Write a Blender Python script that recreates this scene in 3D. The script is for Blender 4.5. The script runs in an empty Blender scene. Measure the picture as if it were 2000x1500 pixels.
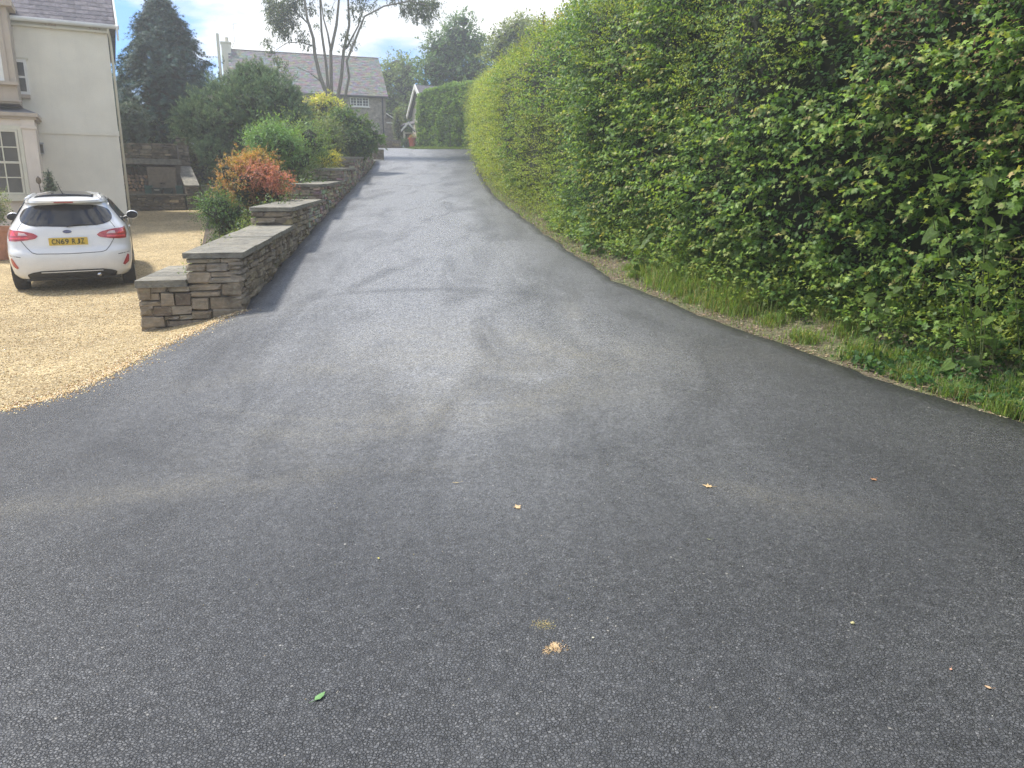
import bpy, bmesh, math, random
import numpy as np
from mathutils import Vector, Matrix, noise as mnoise

R = math.radians
scn = bpy.context.scene
COL = scn.collection
random.seed(7)
RNG = np.random.default_rng(11)

# ------------------------------------------------------------------ camera
EYE = 1.6
PITCH = math.atan(350 / 1480)
cam_d = bpy.data.cameras.new('camera')
cam = bpy.data.objects.new('camera', cam_d)
COL.objects.link(cam)
cam.location = (0, 0, EYE)
cam.rotation_euler = (R(90) - PITCH, 0, 0)
cam_d.sensor_width = 36
cam_d.lens = 36 * 1480 / 2000
cam_d.clip_end = 2000
scn.camera = cam

# ------------------------------------------------------------------ world, sun, exposure
SUN_AZ, SUN_EL = R(-68), R(59)        # azimuth from +Y towards +X
world = bpy.data.worlds.new('World')
scn.world = world
world.use_nodes = True
wn, wl = world.node_tree.nodes, world.node_tree.links
wn.clear()
w_out = wn.new('ShaderNodeOutputWorld')
w_bg = wn.new('ShaderNodeBackground')
sky = wn.new('ShaderNodeTexSky')
sky.sky_type = 'NISHITA'
sky.sun_disc = False
sky.sun_elevation = SUN_EL
sky.sun_rotation = SUN_AZ
sky.dust_density = 0.4
sky.ozone_density = 3
w_co = wn.new('ShaderNodeTexCoord')
w_map = wn.new('ShaderNodeMapping')
w_map.inputs['Scale'].default_value = (1.0, 1.0, 2.4)
w_map.inputs['Location'].default_value = (0.12, 0.27, 1.06)
w_n = wn.new('ShaderNodeTexNoise')
w_n.inputs['Scale'].default_value = 4.2
w_n.inputs['Detail'].default_value = 9
w_n.inputs['Roughness'].default_value = 0.55
w_n.inputs['Distortion'].default_value = 0.25
w_r = wn.new('ShaderNodeValToRGB')
w_r.color_ramp.elements[0].position = 0.425
w_r.color_ramp.elements[1].position = 0.545
w_n2 = wn.new('ShaderNodeTexNoise')
w_n2.inputs['Scale'].default_value = 4.5
w_n2.inputs['Detail'].default_value = 6
w_r2 = wn.new('ShaderNodeValToRGB')
w_r2.color_ramp.elements[0].position = 0.3
w_r2.color_ramp.elements[0].color = (4.3, 4.7, 5.2, 1)
w_r2.color_ramp.elements[1].position = 0.62
w_r2.color_ramp.elements[1].color = (7.4, 7.4, 7.3, 1)
w_mix = wn.new('ShaderNodeMixRGB')
wl.new(w_co.outputs['Generated'], w_map.inputs['Vector'])
wl.new(w_map.outputs['Vector'], w_n.inputs['Vector'])
wl.new(w_map.outputs['Vector'], w_n2.inputs['Vector'])
wl.new(w_n.outputs['Fac'], w_r.inputs['Fac'])
wl.new(w_n2.outputs['Fac'], w_r2.inputs['Fac'])
wl.new(w_r.outputs['Color'], w_mix.inputs['Fac'])
w_tint = wn.new('ShaderNodeMixRGB')
w_tint.blend_type = 'MULTIPLY'
w_tint.inputs['Fac'].default_value = 1
w_tint.inputs['Color2'].default_value = (0.50, 0.76, 1.08, 1)
wl.new(sky.outputs['Color'], w_tint.inputs['Color1'])
wl.new(w_tint.outputs['Color'], w_mix.inputs['Color1'])
wl.new(w_r2.outputs['Color'], w_mix.inputs['Color2'])
wl.new(w_mix.outputs['Color'], w_bg.inputs['Color'])
w_bg.inputs['Strength'].default_value = 0.105
wl.new(w_bg.outputs['Background'], w_out.inputs['Surface'])
try:
    world.cycles.sampling_method = 'MANUAL'
    world.cycles.sample_map_resolution = 512
except Exception:
    pass

sun_d = bpy.data.lights.new('sun', 'SUN')
sun_d.energy = 3.1
sun_d.angle = R(8)
sun_d.color = (1.0, 0.955, 0.88)
sun = bpy.data.objects.new('sun', sun_d)
COL.objects.link(sun)
to_sun = Vector((math.sin(SUN_AZ) * math.cos(SUN_EL), math.cos(SUN_AZ) * math.cos(SUN_EL), math.sin(SUN_EL)))
sun.rotation_euler = to_sun.to_track_quat('Z', 'Y').to_euler()

vs = scn.view_settings
vs.view_transform = 'Standard'
vs.look = 'None'
vs.exposure = 1.0
vs.gamma = 1.0
vs.use_curve_mapping = False
cy = scn.cycles
cy.use_denoising = True
cy.denoising_prefilter = 'FAST'
cy.max_bounces = 8
cy.diffuse_bounces = 3
cy.glossy_bounces = 2
cy.transmission_bounces = 4
cy.transparent_max_bounces = 6
cy.volume_bounces = 1
cy.sample_clamp_indirect = 6
cy.use_adaptive_sampling = True
cy.adaptive_threshold = 0.02

# ------------------------------------------------------------------ helpers
CP, SP = math.cos(PITCH), math.sin(PITCH)
def W(px, py, Y):
    """the point at distance Y in front of the camera seen at (px, py) of the 2000 x 1500 photograph"""
    u = (px - 1000) / 1480
    v = (750 - py) / 1480
    dy = CP + v * SP
    dz = -SP + v * CP
    return Vector((u * Y / dy, Y, EYE + dz * Y / dy))

def tag(o, label=None, cat=None, group=None, kind=None):
    if label: o['label'] = label
    if cat: o['category'] = cat
    if group: o['group'] = group
    if kind: o['kind'] = kind
    return o

def empty(name, loc=(0, 0, 0), rz=0.0):
    o = bpy.data.objects.new(name, None)
    o.empty_display_size = 0.2
    o.location = loc
    o.rotation_euler = (0, 0, rz)
    COL.objects.link(o)
    return o

def thing(name, label, cat, loc=(0, 0, 0), rz=0.0, group=None):
    return tag(empty(name, loc, rz), label, cat, group)

def link_mesh(name, me, parent=None):
    o = bpy.data.objects.new(name, me)
    COL.objects.link(o)
    if parent: o.parent = parent
    return o

def np_mesh(name, V, faces_flat, loop_tot, mat, tint=None, smooth=False):
    """V (n,3); faces_flat loop vertex indices; loop_tot per polygon sizes"""
    me = bpy.data.meshes.new(name)
    V = np.asarray(V, dtype=np.float32)
    faces_flat = np.asarray(faces_flat, dtype=np.int32)
    loop_tot = np.asarray(loop_tot, dtype=np.int32)
    me.vertices.add(len(V))
    me.vertices.foreach_set('co', V.ravel())
    me.loops.add(len(faces_flat))
    me.loops.foreach_set('vertex_index', faces_flat)
    me.polygons.add(len(loop_tot))
    start = np.zeros(len(loop_tot), dtype=np.int32)
    start[1:] = np.cumsum(loop_tot)[:-1]
    me.polygons.foreach_set('loop_start', start)
    me.polygons.foreach_set('loop_total', loop_tot)
    if smooth:
        me.polygons.foreach_set('use_smooth', np.ones(len(loop_tot), dtype=bool))
    me.update(calc_edges=True)
    if tint is not None:
        a = me.attributes.new('tint', 'FLOAT_COLOR', 'POINT')
        t4 = np.ones((len(V), 4), dtype=np.float32)
        t4[:, :3] = tint
        a.data.foreach_set('color', t4.ravel())
    if mat: me.materials.append(mat)
    return me

class MB:
    """collects simple solids and links them as one mesh object"""
    def __init__(s):
        s.v, s.f, s.t = [], [], []
        s.tint = (1, 1, 1)
    def add(s, vs, fs):
        n = len(s.v)
        s.v += [tuple(p) for p in vs]
        s.t += [s.tint] * len(vs)
        s.f += [tuple(i + n for i in f) for f in fs]
    def box(s, x0, x1, y0, y1, z0, z1, M=None):
        c = [Vector(p) for p in ((x0, y0, z0), (x1, y0, z0), (x1, y1, z0), (x0, y1, z0), (x0, y0, z1), (x1, y0, z1), (x1, y1, z1), (x0, y1, z1))]
        if M is not None: c = [M @ p for p in c]
        s.add(c, [(0, 3, 2, 1), (4, 5, 6, 7), (0, 1, 5, 4), (1, 2, 6, 5), (2, 3, 7, 6), (3, 0, 4, 7)])
    def prism(s, poly, y0, y1, M=None):
        """polygon in (x,z) extruded along y"""
        n = len(poly)
        c = [Vector((p[0], y0, p[1])) for p in poly] + [Vector((p[0], y1, p[1])) for p in poly]
        if M is not None: c = [M @ p for p in c]
        fs = [tuple(range(n)), tuple(range(2 * n - 1, n - 1, -1))]
        for i in range(n):
            j = (i + 1) % n
            fs.append((i, i + n, j + n, j))
        s.add(c, fs)
    def tube(s, pts, rad, n=7, cap=True):
        pts = [Vector(p) for p in pts]
        if not hasattr(rad, '__len__'): rad = [rad] * len(pts)
        vs, fs = [], []
        a = None
        for i, p in enumerate(pts):
            t = (pts[min(i + 1, len(pts) - 1)] - pts[max(i - 1, 0)])
            if t.length < 1e-9: t = Vector((0, 0, 1))
            t.normalize()
            if a is None:
                a = t.cross(Vector((0.3, 1, 0.2))).normalized()
            else:
                a = (a - t * a.dot(t)).normalized()
            b = t.cross(a)
            for k in range(n):
                th = 2 * math.pi * k / n
                vs.append(p + (a * math.cos(th) + b * math.sin(th)) * rad[i])
        for i in range(len(pts) - 1):
            for k in range(n):
                k2 = (k + 1) % n
                fs.append((i * n + k, i * n + k2, (i + 1) * n + k2, (i + 1) * n + k))
        if cap:
            fs.append(tuple(range(n - 1, -1, -1)))
            fs.append(tuple((len(pts) - 1) * n + k for k in range(n)))
        s.add(vs, fs)
    def lathe(s, prof, c=(0, 0, 0), n=20, M=None):
        """prof list of (r, z)"""
        vs, fs = [], []
        for r_, z in prof:
            for k in range(n):
                th = 2 * math.pi * k / n
                p = Vector((c[0] + r_ * math.cos(th), c[1] + r_ * math.sin(th), c[2] + z))
                vs.append(M @ p if M is not None else p)
        for i in range(len(prof) - 1):
            for k in range(n):
                k2 = (k + 1) % n
                fs.append((i * n + k, i * n + k2, (i + 1) * n + k2, (i + 1) * n + k))
        fs.append(tuple(range(n - 1, -1, -1)))
        fs.append(tuple((len(prof) - 1) * n + k for k in range(n)))
        s.add(vs, fs)
    def mesh(s, name, mat, smooth=False):
        me = bpy.data.meshes.new(name)
        me.from_pydata([tuple(p) for p in s.v], [], s.f)
        a = me.attributes.new('tint', 'FLOAT_COLOR', 'POINT')
        a.data.foreach_set('color', np.hstack([np.array(s.t, dtype=np.float32), np.ones((len(s.t), 1), dtype=np.float32)]).ravel())
        if mat: me.materials.append(mat)
        if smooth:
            me.polygons.foreach_set('use_smooth', np.ones(len(me.polygons), dtype=bool))
        me.update()
        return me
    def build(s, name, mat, parent=None, smooth=False, bevel=0.0):
        o = link_mesh(name, s.mesh(name, mat, smooth), parent)
        if bevel:
            m = o.modifiers.new('bevel', 'BEVEL')
            m.width = bevel
            m.segments = 2
            m.limit_method = 'ANGLE'
        return o

def interp(pts, x):
    a = np.array(pts, dtype=float)
    return np.interp(x, a[:, 0], a[:, 1])

def sm(a, b, x):
    t = np.clip((x - a) / (b - a), 0, 1)
    return t * t * (3 - 2 * t)

# ------------------------------------------------------------------ materials
MATS = {}
def nodes_of(name):
    m = bpy.data.materials.new(name)
    m.use_nodes = True
    nt = m.node_tree
    nt.nodes.clear()
    out = nt.nodes.new('ShaderNodeOutputMaterial')
    MATS[name] = m
    return m, nt, out

def N(nt, kind, **kw):
    n = nt.nodes.new('ShaderNode' + kind)
    for k, v in kw.items():
        if k in n.inputs: n.inputs[k].default_value = v
        else: setattr(n, k, v)
    return n

def ramp(nt, stops, fac):
    r = nt.nodes.new('ShaderNodeValToRGB')
    els = r.color_ramp.elements
    while len(els) < len(stops): els.new(0.5)
    for e, (p, c) in zip(els, stops):
        e.position = p
        e.color = (*c, 1) if len(c) == 3 else c
    nt.links.new(fac, r.inputs['Fac'])
    return r.outputs['Color']

def g(v): return (v, v, v)

def pos(nt, scale=None):
    n = nt.nodes.new('ShaderNodeNewGeometry')
    if scale is None: return n.outputs['Position']
    m = nt.nodes.new('ShaderNodeMapping')
    m.inputs['Scale'].default_value = scale
    nt.links.new(n.outputs['Position'], m.inputs['Vector'])
    return m.outputs['Vector']

def noise_out(nt, vec, scale, detail=3, rough=0.55, dist=0.0):
    n = N(nt, 'TexNoise', Scale=scale, Detail=detail, Roughness=rough, Distortion=dist)
    if vec is not None: nt.links.new(vec, n.inputs['Vector'])
    return n.outputs['Fac']

def mixc(nt, fac, a, b, blend='MIX'):
    m = nt.nodes.new('ShaderNodeMixRGB')
    m.blend_type = blend
    for sock, v in ((m.inputs['Fac'], fac), (m.inputs['Color1'], a), (m.inputs['Color2'], b)):
        if isinstance(v, (int, float)): sock.default_value = v
        elif isinstance(v, tuple): sock.default_value = (*v, 1)
        else: nt.links.new(v, sock)
    return m.outputs['Color']

def bump(nt, h, strength, dist, prev=None):
    b = N(nt, 'Bump', Strength=strength, Distance=dist)
    nt.links.new(h, b.inputs['Height'])
    if prev is not None: nt.links.new(prev, b.inputs['Normal'])
    return b.outputs['Normal']

def simple(name, col, rough=0.6, var=0.12, nscale=6.0, bstr=0.0, bscale=60.0, metallic=0.0, spec=0.5, coat=0.0):
    m, nt, out = nodes_of(name)
    b = N(nt, 'BsdfPrincipled', Roughness=rough, Metallic=metallic)
    b.inputs['Specular IOR Level'].default_value = spec
    b.inputs['Coat Weight'].default_value = coat
    b.inputs['Coat Roughness'].default_value = 0.06
    p = pos(nt)
    f = noise_out(nt, p, nscale, 5)
    c = ramp(nt, [(0.3, tuple(x * (1 - var) for x in col)), (0.7, tuple(min(1, x * (1 + var)) for x in col))], f)
    nt.links.new(c, b.inputs['Base Color'])
    if bstr:
        nt.links.new(bump(nt, noise_out(nt, p, bscale, 4), bstr, 0.01), b.inputs['Normal'])
    nt.links.new(b.outputs['BSDF'], out.inputs['Surface'])
    return m

def leaf_material(name, trans=0.35, rough=0.45, spec=0.35):
    m, nt, out = nodes_of(name)
    at = N(nt, 'Attribute', attribute_name='tint')
    f = noise_out(nt, pos(nt), 35.0, 2)
    c = mixc(nt, 1.0, at.outputs['Color'], ramp(nt, [(0.3, g(0.78)), (0.7, g(1.2))], f), 'MULTIPLY')
    b = N(nt, 'BsdfPrincipled', Roughness=rough)
    b.inputs['Specular IOR Level'].default_value = spec
    nt.links.new(c, b.inputs['Base Color'])
    t = N(nt, 'BsdfTranslucent')
    ct = mixc(nt, 1.0, c, (1.25, 1.15, 0.55), 'MULTIPLY')
    nt.links.new(ct, t.inputs['Color'])
    mx = N(nt, 'MixShader', Fac=trans)
    nt.links.new(b.outputs['BSDF'], mx.inputs[1])
    nt.links.new(t.outputs['BSDF'], mx.inputs[2])
    nt.links.new(mx.outputs['Shader'], out.inputs['Surface'])
    return m
M_leaf = leaf_material('leaf_green', 0.46, 0.5, 0.28)
M_needle = leaf_material('needle_green', 0.15, 0.6, 0.25)

def attr_mat(name, rough=0.85, bscale=40.0, bstr=0.5, lo=0.75, hi=1.25, nscale=14):
    m, nt, out = nodes_of(name)
    at = N(nt, 'Attribute', attribute_name='tint')
    p = pos(nt)
    f = noise_out(nt, p, nscale, 6, 0.65)
    c = mixc(nt, 1.0, at.outputs['Color'], ramp(nt, [(0.3, g(lo)), (0.7, g(hi))], f), 'MULTIPLY')
    b = N(nt, 'BsdfPrincipled', Roughness=rough)
    b.inputs['Specular IOR Level'].default_value = 0.25
    nt.links.new(c, b.inputs['Base Color'])
    nt.links.new(bump(nt, noise_out(nt, p, bscale, 5, 0.6), bstr, 0.02), b.inputs['Normal'])
    nt.links.new(b.outputs['BSDF'], out.inputs['Surface'])
    return m
M_attr = attr_mat('tinted_rough')
M_bark = attr_mat('bark', 0.9, 30, 0.8)

def stone_mat(name, stops, lichen=0.35):
    m, nt, out = nodes_of(name)
    oi = N(nt, 'ObjectInfo')
    p = pos(nt)
    base = ramp(nt, stops, oi.outputs['Random'])
    f1 = noise_out(nt, p, 9, 8, 0.65)
    c = mixc(nt, 1.0, base, ramp(nt, [(0.28, g(0.55)), (0.5, g(1.0)), (0.75, g(1.4))], f1), 'MULTIPLY')
    # strata streaks along the bed of the stone
    f2 = noise_out(nt, pos(nt, (3, 3, 45)), 1.0, 4)
    c = mixc(nt, 0.45, c, ramp(nt, [(0.35, g(0.06)), (0.65, (0.30, 0.26, 0.21))], f2), 'OVERLAY')
    f3 = noise_out(nt, p, 22, 5, 0.7)
    lm = ramp(nt, [(0.56, g(0)), (0.64, g(lichen))], f3)
    c = mixc(nt, lm, c, (0.36, 0.35, 0.25))
    b = N(nt, 'BsdfPrincipled', Roughness=0.88)
    b.inputs['Specular IOR Level'].default_value = 0.25
    nt.links.new(c, b.inputs['Base Color'])
    n1 = bump(nt, f1, 0.6, 0.03)
    n2 = bump(nt, f3, 0.5, 0.01, n1)
    nt.links.new(n2, b.inputs['Normal'])
    nt.links.new(b.outputs['BSDF'], out.inputs['Surface'])
    return m
STONE_STOPS = [(0.0, (0.22, 0.175, 0.135)), (0.3, (0.33, 0.27, 0.195)), (0.5, (0.42, 0.35, 0.26)), (0.75, (0.34, 0.30, 0.25)), (0.9, (0.46, 0.41, 0.31)), (1.0, (0.42, 0.34, 0.17))]
M_stone = stone_mat('rubble_stone', STONE_STOPS)
M_stone_far = stone_mat('dark_stone', [(0, (0.11, 0.09, 0.065)), (0.4, (0.24, 0.20, 0.145)), (0.8, (0.34, 0.29, 0.21)), (1, (0.55, 0.49, 0.36))])
M_coping = stone_mat('coping_slab', [(0, (0.27, 0.26, 0.225)), (1, (0.38, 0.365, 0.31))], 0.4)
M_mortar = simple('mortar', (0.17, 0.145, 0.115), 0.95, 0.35, 12, 0.6, 40)
M_soil = simple('soil', (0.075, 0.055, 0.038), 0.95, 0.4, 8, 0.8, 30)

def asphalt():
    m, nt, out = nodes_of('asphalt')
    p0 = pos(nt)
    wn_ = N(nt, 'TexNoise', Scale=95.0, Detail=3.0, Roughness=0.6)
    nt.links.new(p0, wn_.inputs['Vector'])
    p = mixc(nt, 0.011, p0, wn_.outputs['Color'], 'ADD')
    v1 = N(nt, 'TexVoronoi', Scale=88.0, Randomness=1.0)
    v1.voronoi_dimensions = '3D'
    nt.links.new(p, v1.inputs['Vector'])
    v3 = N(nt, 'TexVoronoi', Scale=88.0, Randomness=1.0)
    v3.feature = 'DISTANCE_TO_EDGE'
    nt.links.new(p, v3.inputs['Vector'])
    de = v3.outputs['Distance']
    v2 = N(nt, 'TexVoronoi', Scale=62.0, Randomness=1.0)
    nt.links.new(p, v2.inputs['Vector'])
    d1, d2 = v1.outputs['Distance'], v2.outputs['Distance']
    # chip colour
    chip = ramp(nt, [(0.0, (0.032, 0.0335, 0.036)), (0.45, (0.052, 0.054, 0.057)), (0.8, (0.082, 0.084, 0.087)), (0.94, (0.12, 0.12, 0.12)), (0.975, (0.20, 0.195, 0.18)), (1, (0.42, 0.39, 0.33))], v1.outputs['Color'])
    gap = ramp(nt, [(0.02, g(0.28)), (0.22, g(1.0))], de)
    gap = mixc(nt, ramp(nt, [(0.45, g(0.0)), (0.62, g(0.75))], noise_out(nt, p, 14, 4, 0.65)), gap, (0.8, 0.8, 0.8))
    c = mixc(nt, 1.0, chip, gap, 'MULTIPLY')
    # broad worn / dusty patches and tyre tracks
    big = noise_out(nt, pos(nt, (1.0, 0.55, 1.0)), 0.55, 4, 0.6, 0.6)
    wear = ramp(nt, [(0.42, g(0.0)), (0.72, g(0.55))], big)
    c = mixc(nt, wear, c, mixc(nt, 1.0, c, (2.1, 2.05, 1.95), 'MULTIPLY'))
    # yellow grit carried over from the gravel
    sx = N(nt, 'SeparateXYZ')
    nt.links.new(p, sx.inputs[0])
    def math_(op, a, b=None):
        n = nt.nodes.new('ShaderNodeMath'); n.operation = op
        for i, v in enumerate((a, b)):
            if v is None: continue
            if isinstance(v, (int, float)): n.inputs[i].default_value = v
            else: nt.links.new(v, n.inputs[i])
        return n.outputs[0]
    X, Y = sx.outputs[0], sx.outputs[1]
    def track(cx, cy, ang, w, L):
        """an elongated soft band centred on (cx, cy)"""
        ca, sa = math.cos(ang), math.sin(ang)
        dx = math_('SUBTRACT', X, cx); dy = math_('SUBTRACT', Y, cy)
        a = math_('ADD', math_('MULTIPLY', dx, ca / L), math_('MULTIPLY', dy, sa / L))
        b = math_('ADD', math_('MULTIPLY', dx, -sa / w), math_('MULTIPLY', dy, ca / w))
        b = math_('ADD', b, math_('MULTIPLY', math_('MULTIPLY', a, a), 0.5))
        d = math_('ADD', math_('MULTIPLY', a, a), math_('MULTIPLY', b, b))
        return math_('POWER', 2.718, math_('MULTIPLY', d, -1.0))
    # glare and sheen painted pale along the centre with some dust, stronger further off
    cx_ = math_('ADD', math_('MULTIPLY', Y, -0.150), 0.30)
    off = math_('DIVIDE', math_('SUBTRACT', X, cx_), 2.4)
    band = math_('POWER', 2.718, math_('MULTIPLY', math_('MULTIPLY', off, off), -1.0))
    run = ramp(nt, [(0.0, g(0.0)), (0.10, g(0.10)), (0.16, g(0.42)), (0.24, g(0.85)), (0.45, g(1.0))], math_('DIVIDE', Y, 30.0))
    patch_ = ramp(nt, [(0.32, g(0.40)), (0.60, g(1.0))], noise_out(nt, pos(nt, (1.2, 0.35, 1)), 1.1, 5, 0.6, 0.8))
    dust_and_sheen = math_('MULTIPLY', math_('MULTIPLY', band, run), patch_)
    c = mixc(nt, math_('MINIMUM', math_('MULTIPLY', dust_and_sheen, 1.25), 0.92), c, mixc(nt, 1.0, ramp(nt, [(0.2, g(0.75)), (0.7, g(1.2))], v2.outputs['Color']), (0.25, 0.253, 0.258), 'MULTIPLY'))
    tr = None
    for args in ((-2.1, 4.0, 0.33, 0.16, 1.5), (0.0, 6.7, 0.55, 0.75, 2.0), (-0.4, 5.6, 0.5, 0.35, 1.4), (-1.4, 7.0, .35, .3, 1.5), (0.35, 7.7, 2.2, 0.18, 0.8), (0.72, 8.9, 1.6, 0.14, 0.7), (1.5, 3.9, 2.7, 0.16, 0.4), (-1.0, 8.0, 0.1, 0.7, 1.2)):
        t = track(*args)
        tr = t if tr is None else math_('ADD', tr, t)
    def ring(cx, cy, r, w):
        dx = math_('SUBTRACT', X, cx); dy = math_('SUBTRACT', Y, cy)
        d = math_('SQRT', math_('ADD', math_('MULTIPLY', dx, dx), math_('MULTIPLY', dy, dy)))
        e = math_('DIVIDE', math_('SUBTRACT', d, r), w)
        return math_('POWER', 2.718, math_('MULTIPLY', math_('MULTIPLY', e, e), -1.0))
    arcs = noise_out(nt, pos(nt, (0.8, 0.5, 1)), 0.9, 4, 0.6)
    amask = ramp(nt, [(0.46, g(0)), (0.60, g(1))], arcs)
    light = math_('MULTIPLY', math_('ADD', math_('ADD', ring(-1.2, 7.4, 2.35, .10), ring(-1.2, 7.4, 2.0, .06)), 0.0), amask)
    dark = ring(-1.0, 7.2, 2.9, .12)
    grain = noise_out(nt, p, 38, 4, 0.8)
    grain2 = noise_out(nt, pos(nt, (1, .8, 1)), 13, 5, 0.75)
    c = mixc(nt, 1.0, c, ramp(nt, [(0.30, g(0.68)), (0.5, g(1.0)), (0.68, g(1.45))], grain), 'MULTIPLY')
    c = mixc(nt, 1.0, c, ramp(nt, [(0.30, g(0.84)), (0.5, g(1.0)), (0.70, g(1.2))], grain2), 'MULTIPLY')
    light = math_('MULTIPLY', light, ramp(nt, [(0.42, g(0.0)), (0.58, g(1.0))], grain))
    c = mixc(nt, math_('MINIMUM', math_('MULTIPLY', light, 0.38), 0.5), c, (0.27, 0.26, 0.22))
    c = mixc(nt, math_('MINIMUM', math_('MULTIPLY', math_('MULTIPLY', dark, ramp(nt, [(0.40, g(1)), (0.55, g(0))], arcs)), 0.40), 0.6), c, (0.04, 0.042, 0.046))
    speck = noise_out(nt, p, 70, 3, 0.75)
    mott = noise_out(nt, p, 3.0, 5, 0.7)
    gm = math_('MULTIPLY', math_('MULTIPLY', tr, ramp(nt, [(0.42, g(0)), (0.60, g(1))], speck)), ramp(nt, [(0.35, g(0.15)), (0.65, g(0.9))], mott))
    gm = math_('MINIMUM', math_('MULTIPLY', gm, 0.42), 0.6)
    c = mixc(nt, gm, c, (0.36, 0.32, 0.22))
    b = N(nt, 'BsdfPrincipled')
    b.inputs['Specular IOR Level'].default_value = 0.5
    nt.links.new(c, b.inputs['Base Color'])
    ro = ramp(nt, [(0.35, g(0.50)), (0.7, g(0.42))], big)
    nt.links.new(ro, b.inputs['Roughness'])
    inv = mixc(nt, 1.0, ramp(nt, [(0.0, g(0)), (0.16, g(0.9)), (0.5, g(1))], de), ramp(nt, [(0, g(.45)), (1, g(1))], v1.outputs['Color']), 'MULTIPLY')
    inv2 = ramp(nt, [(0.0, g(1)), (0.7, g(0))], d2)
    n1 = bump(nt, inv, 0.8, 0.006)
    n2 = bump(nt, inv2, 0.35, 0.006, n1)
    n3 = bump(nt, noise_out(nt, p, 7, 3), 0.12, 0.02, n2)
    nt.links.new(n3, b.inputs['Normal'])
    nt.links.new(b.outputs['BSDF'], out.inputs['Surface'])
    return m
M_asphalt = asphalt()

def gravel():
    m, nt, out = nodes_of('yellow_gravel')
    p = pos(nt)
    v = N(nt, 'TexVoronoi', Scale=60.0)
    nt.links.new(p, v.inputs['Vector'])
    v2 = N(nt, 'TexVoronoi', Scale=21.0)
    nt.links.new(p, v2.inputs['Vector'])
    c = ramp(nt, [(0.0, (0.36, 0.25, 0.12)), (0.3, (0.56, 0.44, 0.235)), (0.7, (0.68, 0.55, 0.325)), (1.0, (0.84, 0.75, 0.54))], v.outputs['Color'])
    c = mixc(nt, 1.0, c, ramp(nt, [(0.3, g(1.0)), (0.75, g(0.45))], v.outputs['Distance']), 'MULTIPLY')
    c = mixc(nt, 1.0, c, ramp(nt, [(0.1, g(0.80)), (0.8, g(1.15))], v2.outputs['Color']), 'MULTIPLY')
    f = noise_out(nt, p, 0.9, 6, 0.65)
    c = mixc(nt, 1.0, c, ramp(nt, [(0.3, (0.74, 0.70, 0.66)), (0.65, (1.05, 1.02, 0.98))], f), 'MULTIPLY')
    b = N(nt, 'BsdfPrincipled', Roughness=0.85)
    b.inputs['Specular IOR Level'].default_value = 0.25
    nt.links.new(c, b.inputs['Base Color'])
    n1 = bump(nt, ramp(nt, [(0, g(1)), (0.8, g(0))], v.outputs['Distance']), 0.9, 0.012)
    n2 = bump(nt, noise_out(nt, p, 9, 4), 0.5, 0.04, n1)
    nt.links.new(n2, b.inputs['Normal'])
    nt.links.new(b.outputs['BSDF'], out.inputs['Surface'])
    return m
M_gravel = gravel()

def verge_mat():
    m, nt, out = nodes_of('verge_litter')
    p = pos(nt)
    v = N(nt, 'TexVoronoi', Scale=45.0)
    nt.links.new(p, v.inputs['Vector'])
    c = ramp(nt, [(0.0, (0.05, 0.035, 0.024)), (0.4, (0.10, 0.072, 0.048)), (0.8, (0.17, 0.13, 0.09)), (1.0, (0.40, 0.33, 0.24))], v.outputs['Color'])
    f = noise_out(nt, p, 2.2, 6, 0.7)
    c = mixc(nt, ramp(nt, [(0.42, g(0)), (0.6, g(0.75))], f), c, (0.10, 0.12, 0.045))
    b = N(nt, 'BsdfPrincipled', Roughness=0.92)
    nt.links.new(c, b.inputs['Base Color'])
    n1 = bump(nt, v.outputs['Distance'], 0.8, 0.015)
    n2 = bump(nt, noise_out(nt, p, 12, 5), 0.7, 0.03, n1)
    nt.links.new(n2, b.inputs['Normal'])
    nt.links.new(b.outputs['BSDF'], out.inputs['Surface'])
    return m
M_verge = verge_mat()
M_grassland = simple('grassland', (0.075, 0.11, 0.03), 0.95, 0.35, 3, 0.6, 20)
M_lawn = simple('lawn_grass', (0.10, 0.15, 0.035), 0.95, 0.25, 2.5, 0.6, 40)

def render_mat(name, col, streak=0.2):
    m, nt, out = nodes_of(name)
    p = pos(nt)
    c = ramp(nt, [(0.3, tuple(x * 0.9 for x in col)), (0.7, tuple(x * 1.06 for x in col))], noise_out(nt, p, 1.1, 6, 0.6))
    st = noise_out(nt, pos(nt, (5, 5, 0.4)), 1.0, 5, 0.6)
    c = mixc(nt, ramp(nt, [(0.5, g(0)), (0.75, g(streak))], st), c, tuple(x * 0.6 for x in col))
    b = N(nt, 'BsdfPrincipled', Roughness=0.85)
    b.inputs['Specular IOR Level'].default_value = 0.25
    nt.links.new(c, b.inputs['Base Color'])
    nt.links.new(bump(nt, noise_out(nt, p, 25, 5), 0.18, 0.01), b.inputs['Normal'])
    nt.links.new(b.outputs['BSDF'], out.inputs['Surface'])
    return m
M_render = render_mat('cream_render', (0.76, 0.71, 0.59), .14)
M_render2 = render_mat('pinkish_render', (0.72, 0.63, 0.53), .12)
M_bathstone = render_mat('bay_stone', (0.50, 0.42, 0.33), 0.5)
M_slate = stone_mat('roof_slate', [(0, (0.15, 0.145, 0.17)), (0.5, (0.19, 0.18, 0.21)), (1, (0.24, 0.225, 0.25))], 0.1)
M_white = simple('white_paint', (0.74, 0.72, 0.66), 0.45, 0.05)
M_cream = simple('cream_paint', (0.62, 0.58, 0.45), 0.5, 0.06)
M_lead = simple('lead_flashing', (0.17, 0.17, 0.18), 0.55, 0.2)
M_terracotta = simple('terracotta', (0.42, 0.20, 0.12), 0.85, 0.2, 8, 0.3)
M_woodpanel = simple('weathered_wood', (0.25, 0.20, 0.145), 0.8, 0.2, 14, 0.4, 50)
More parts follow.
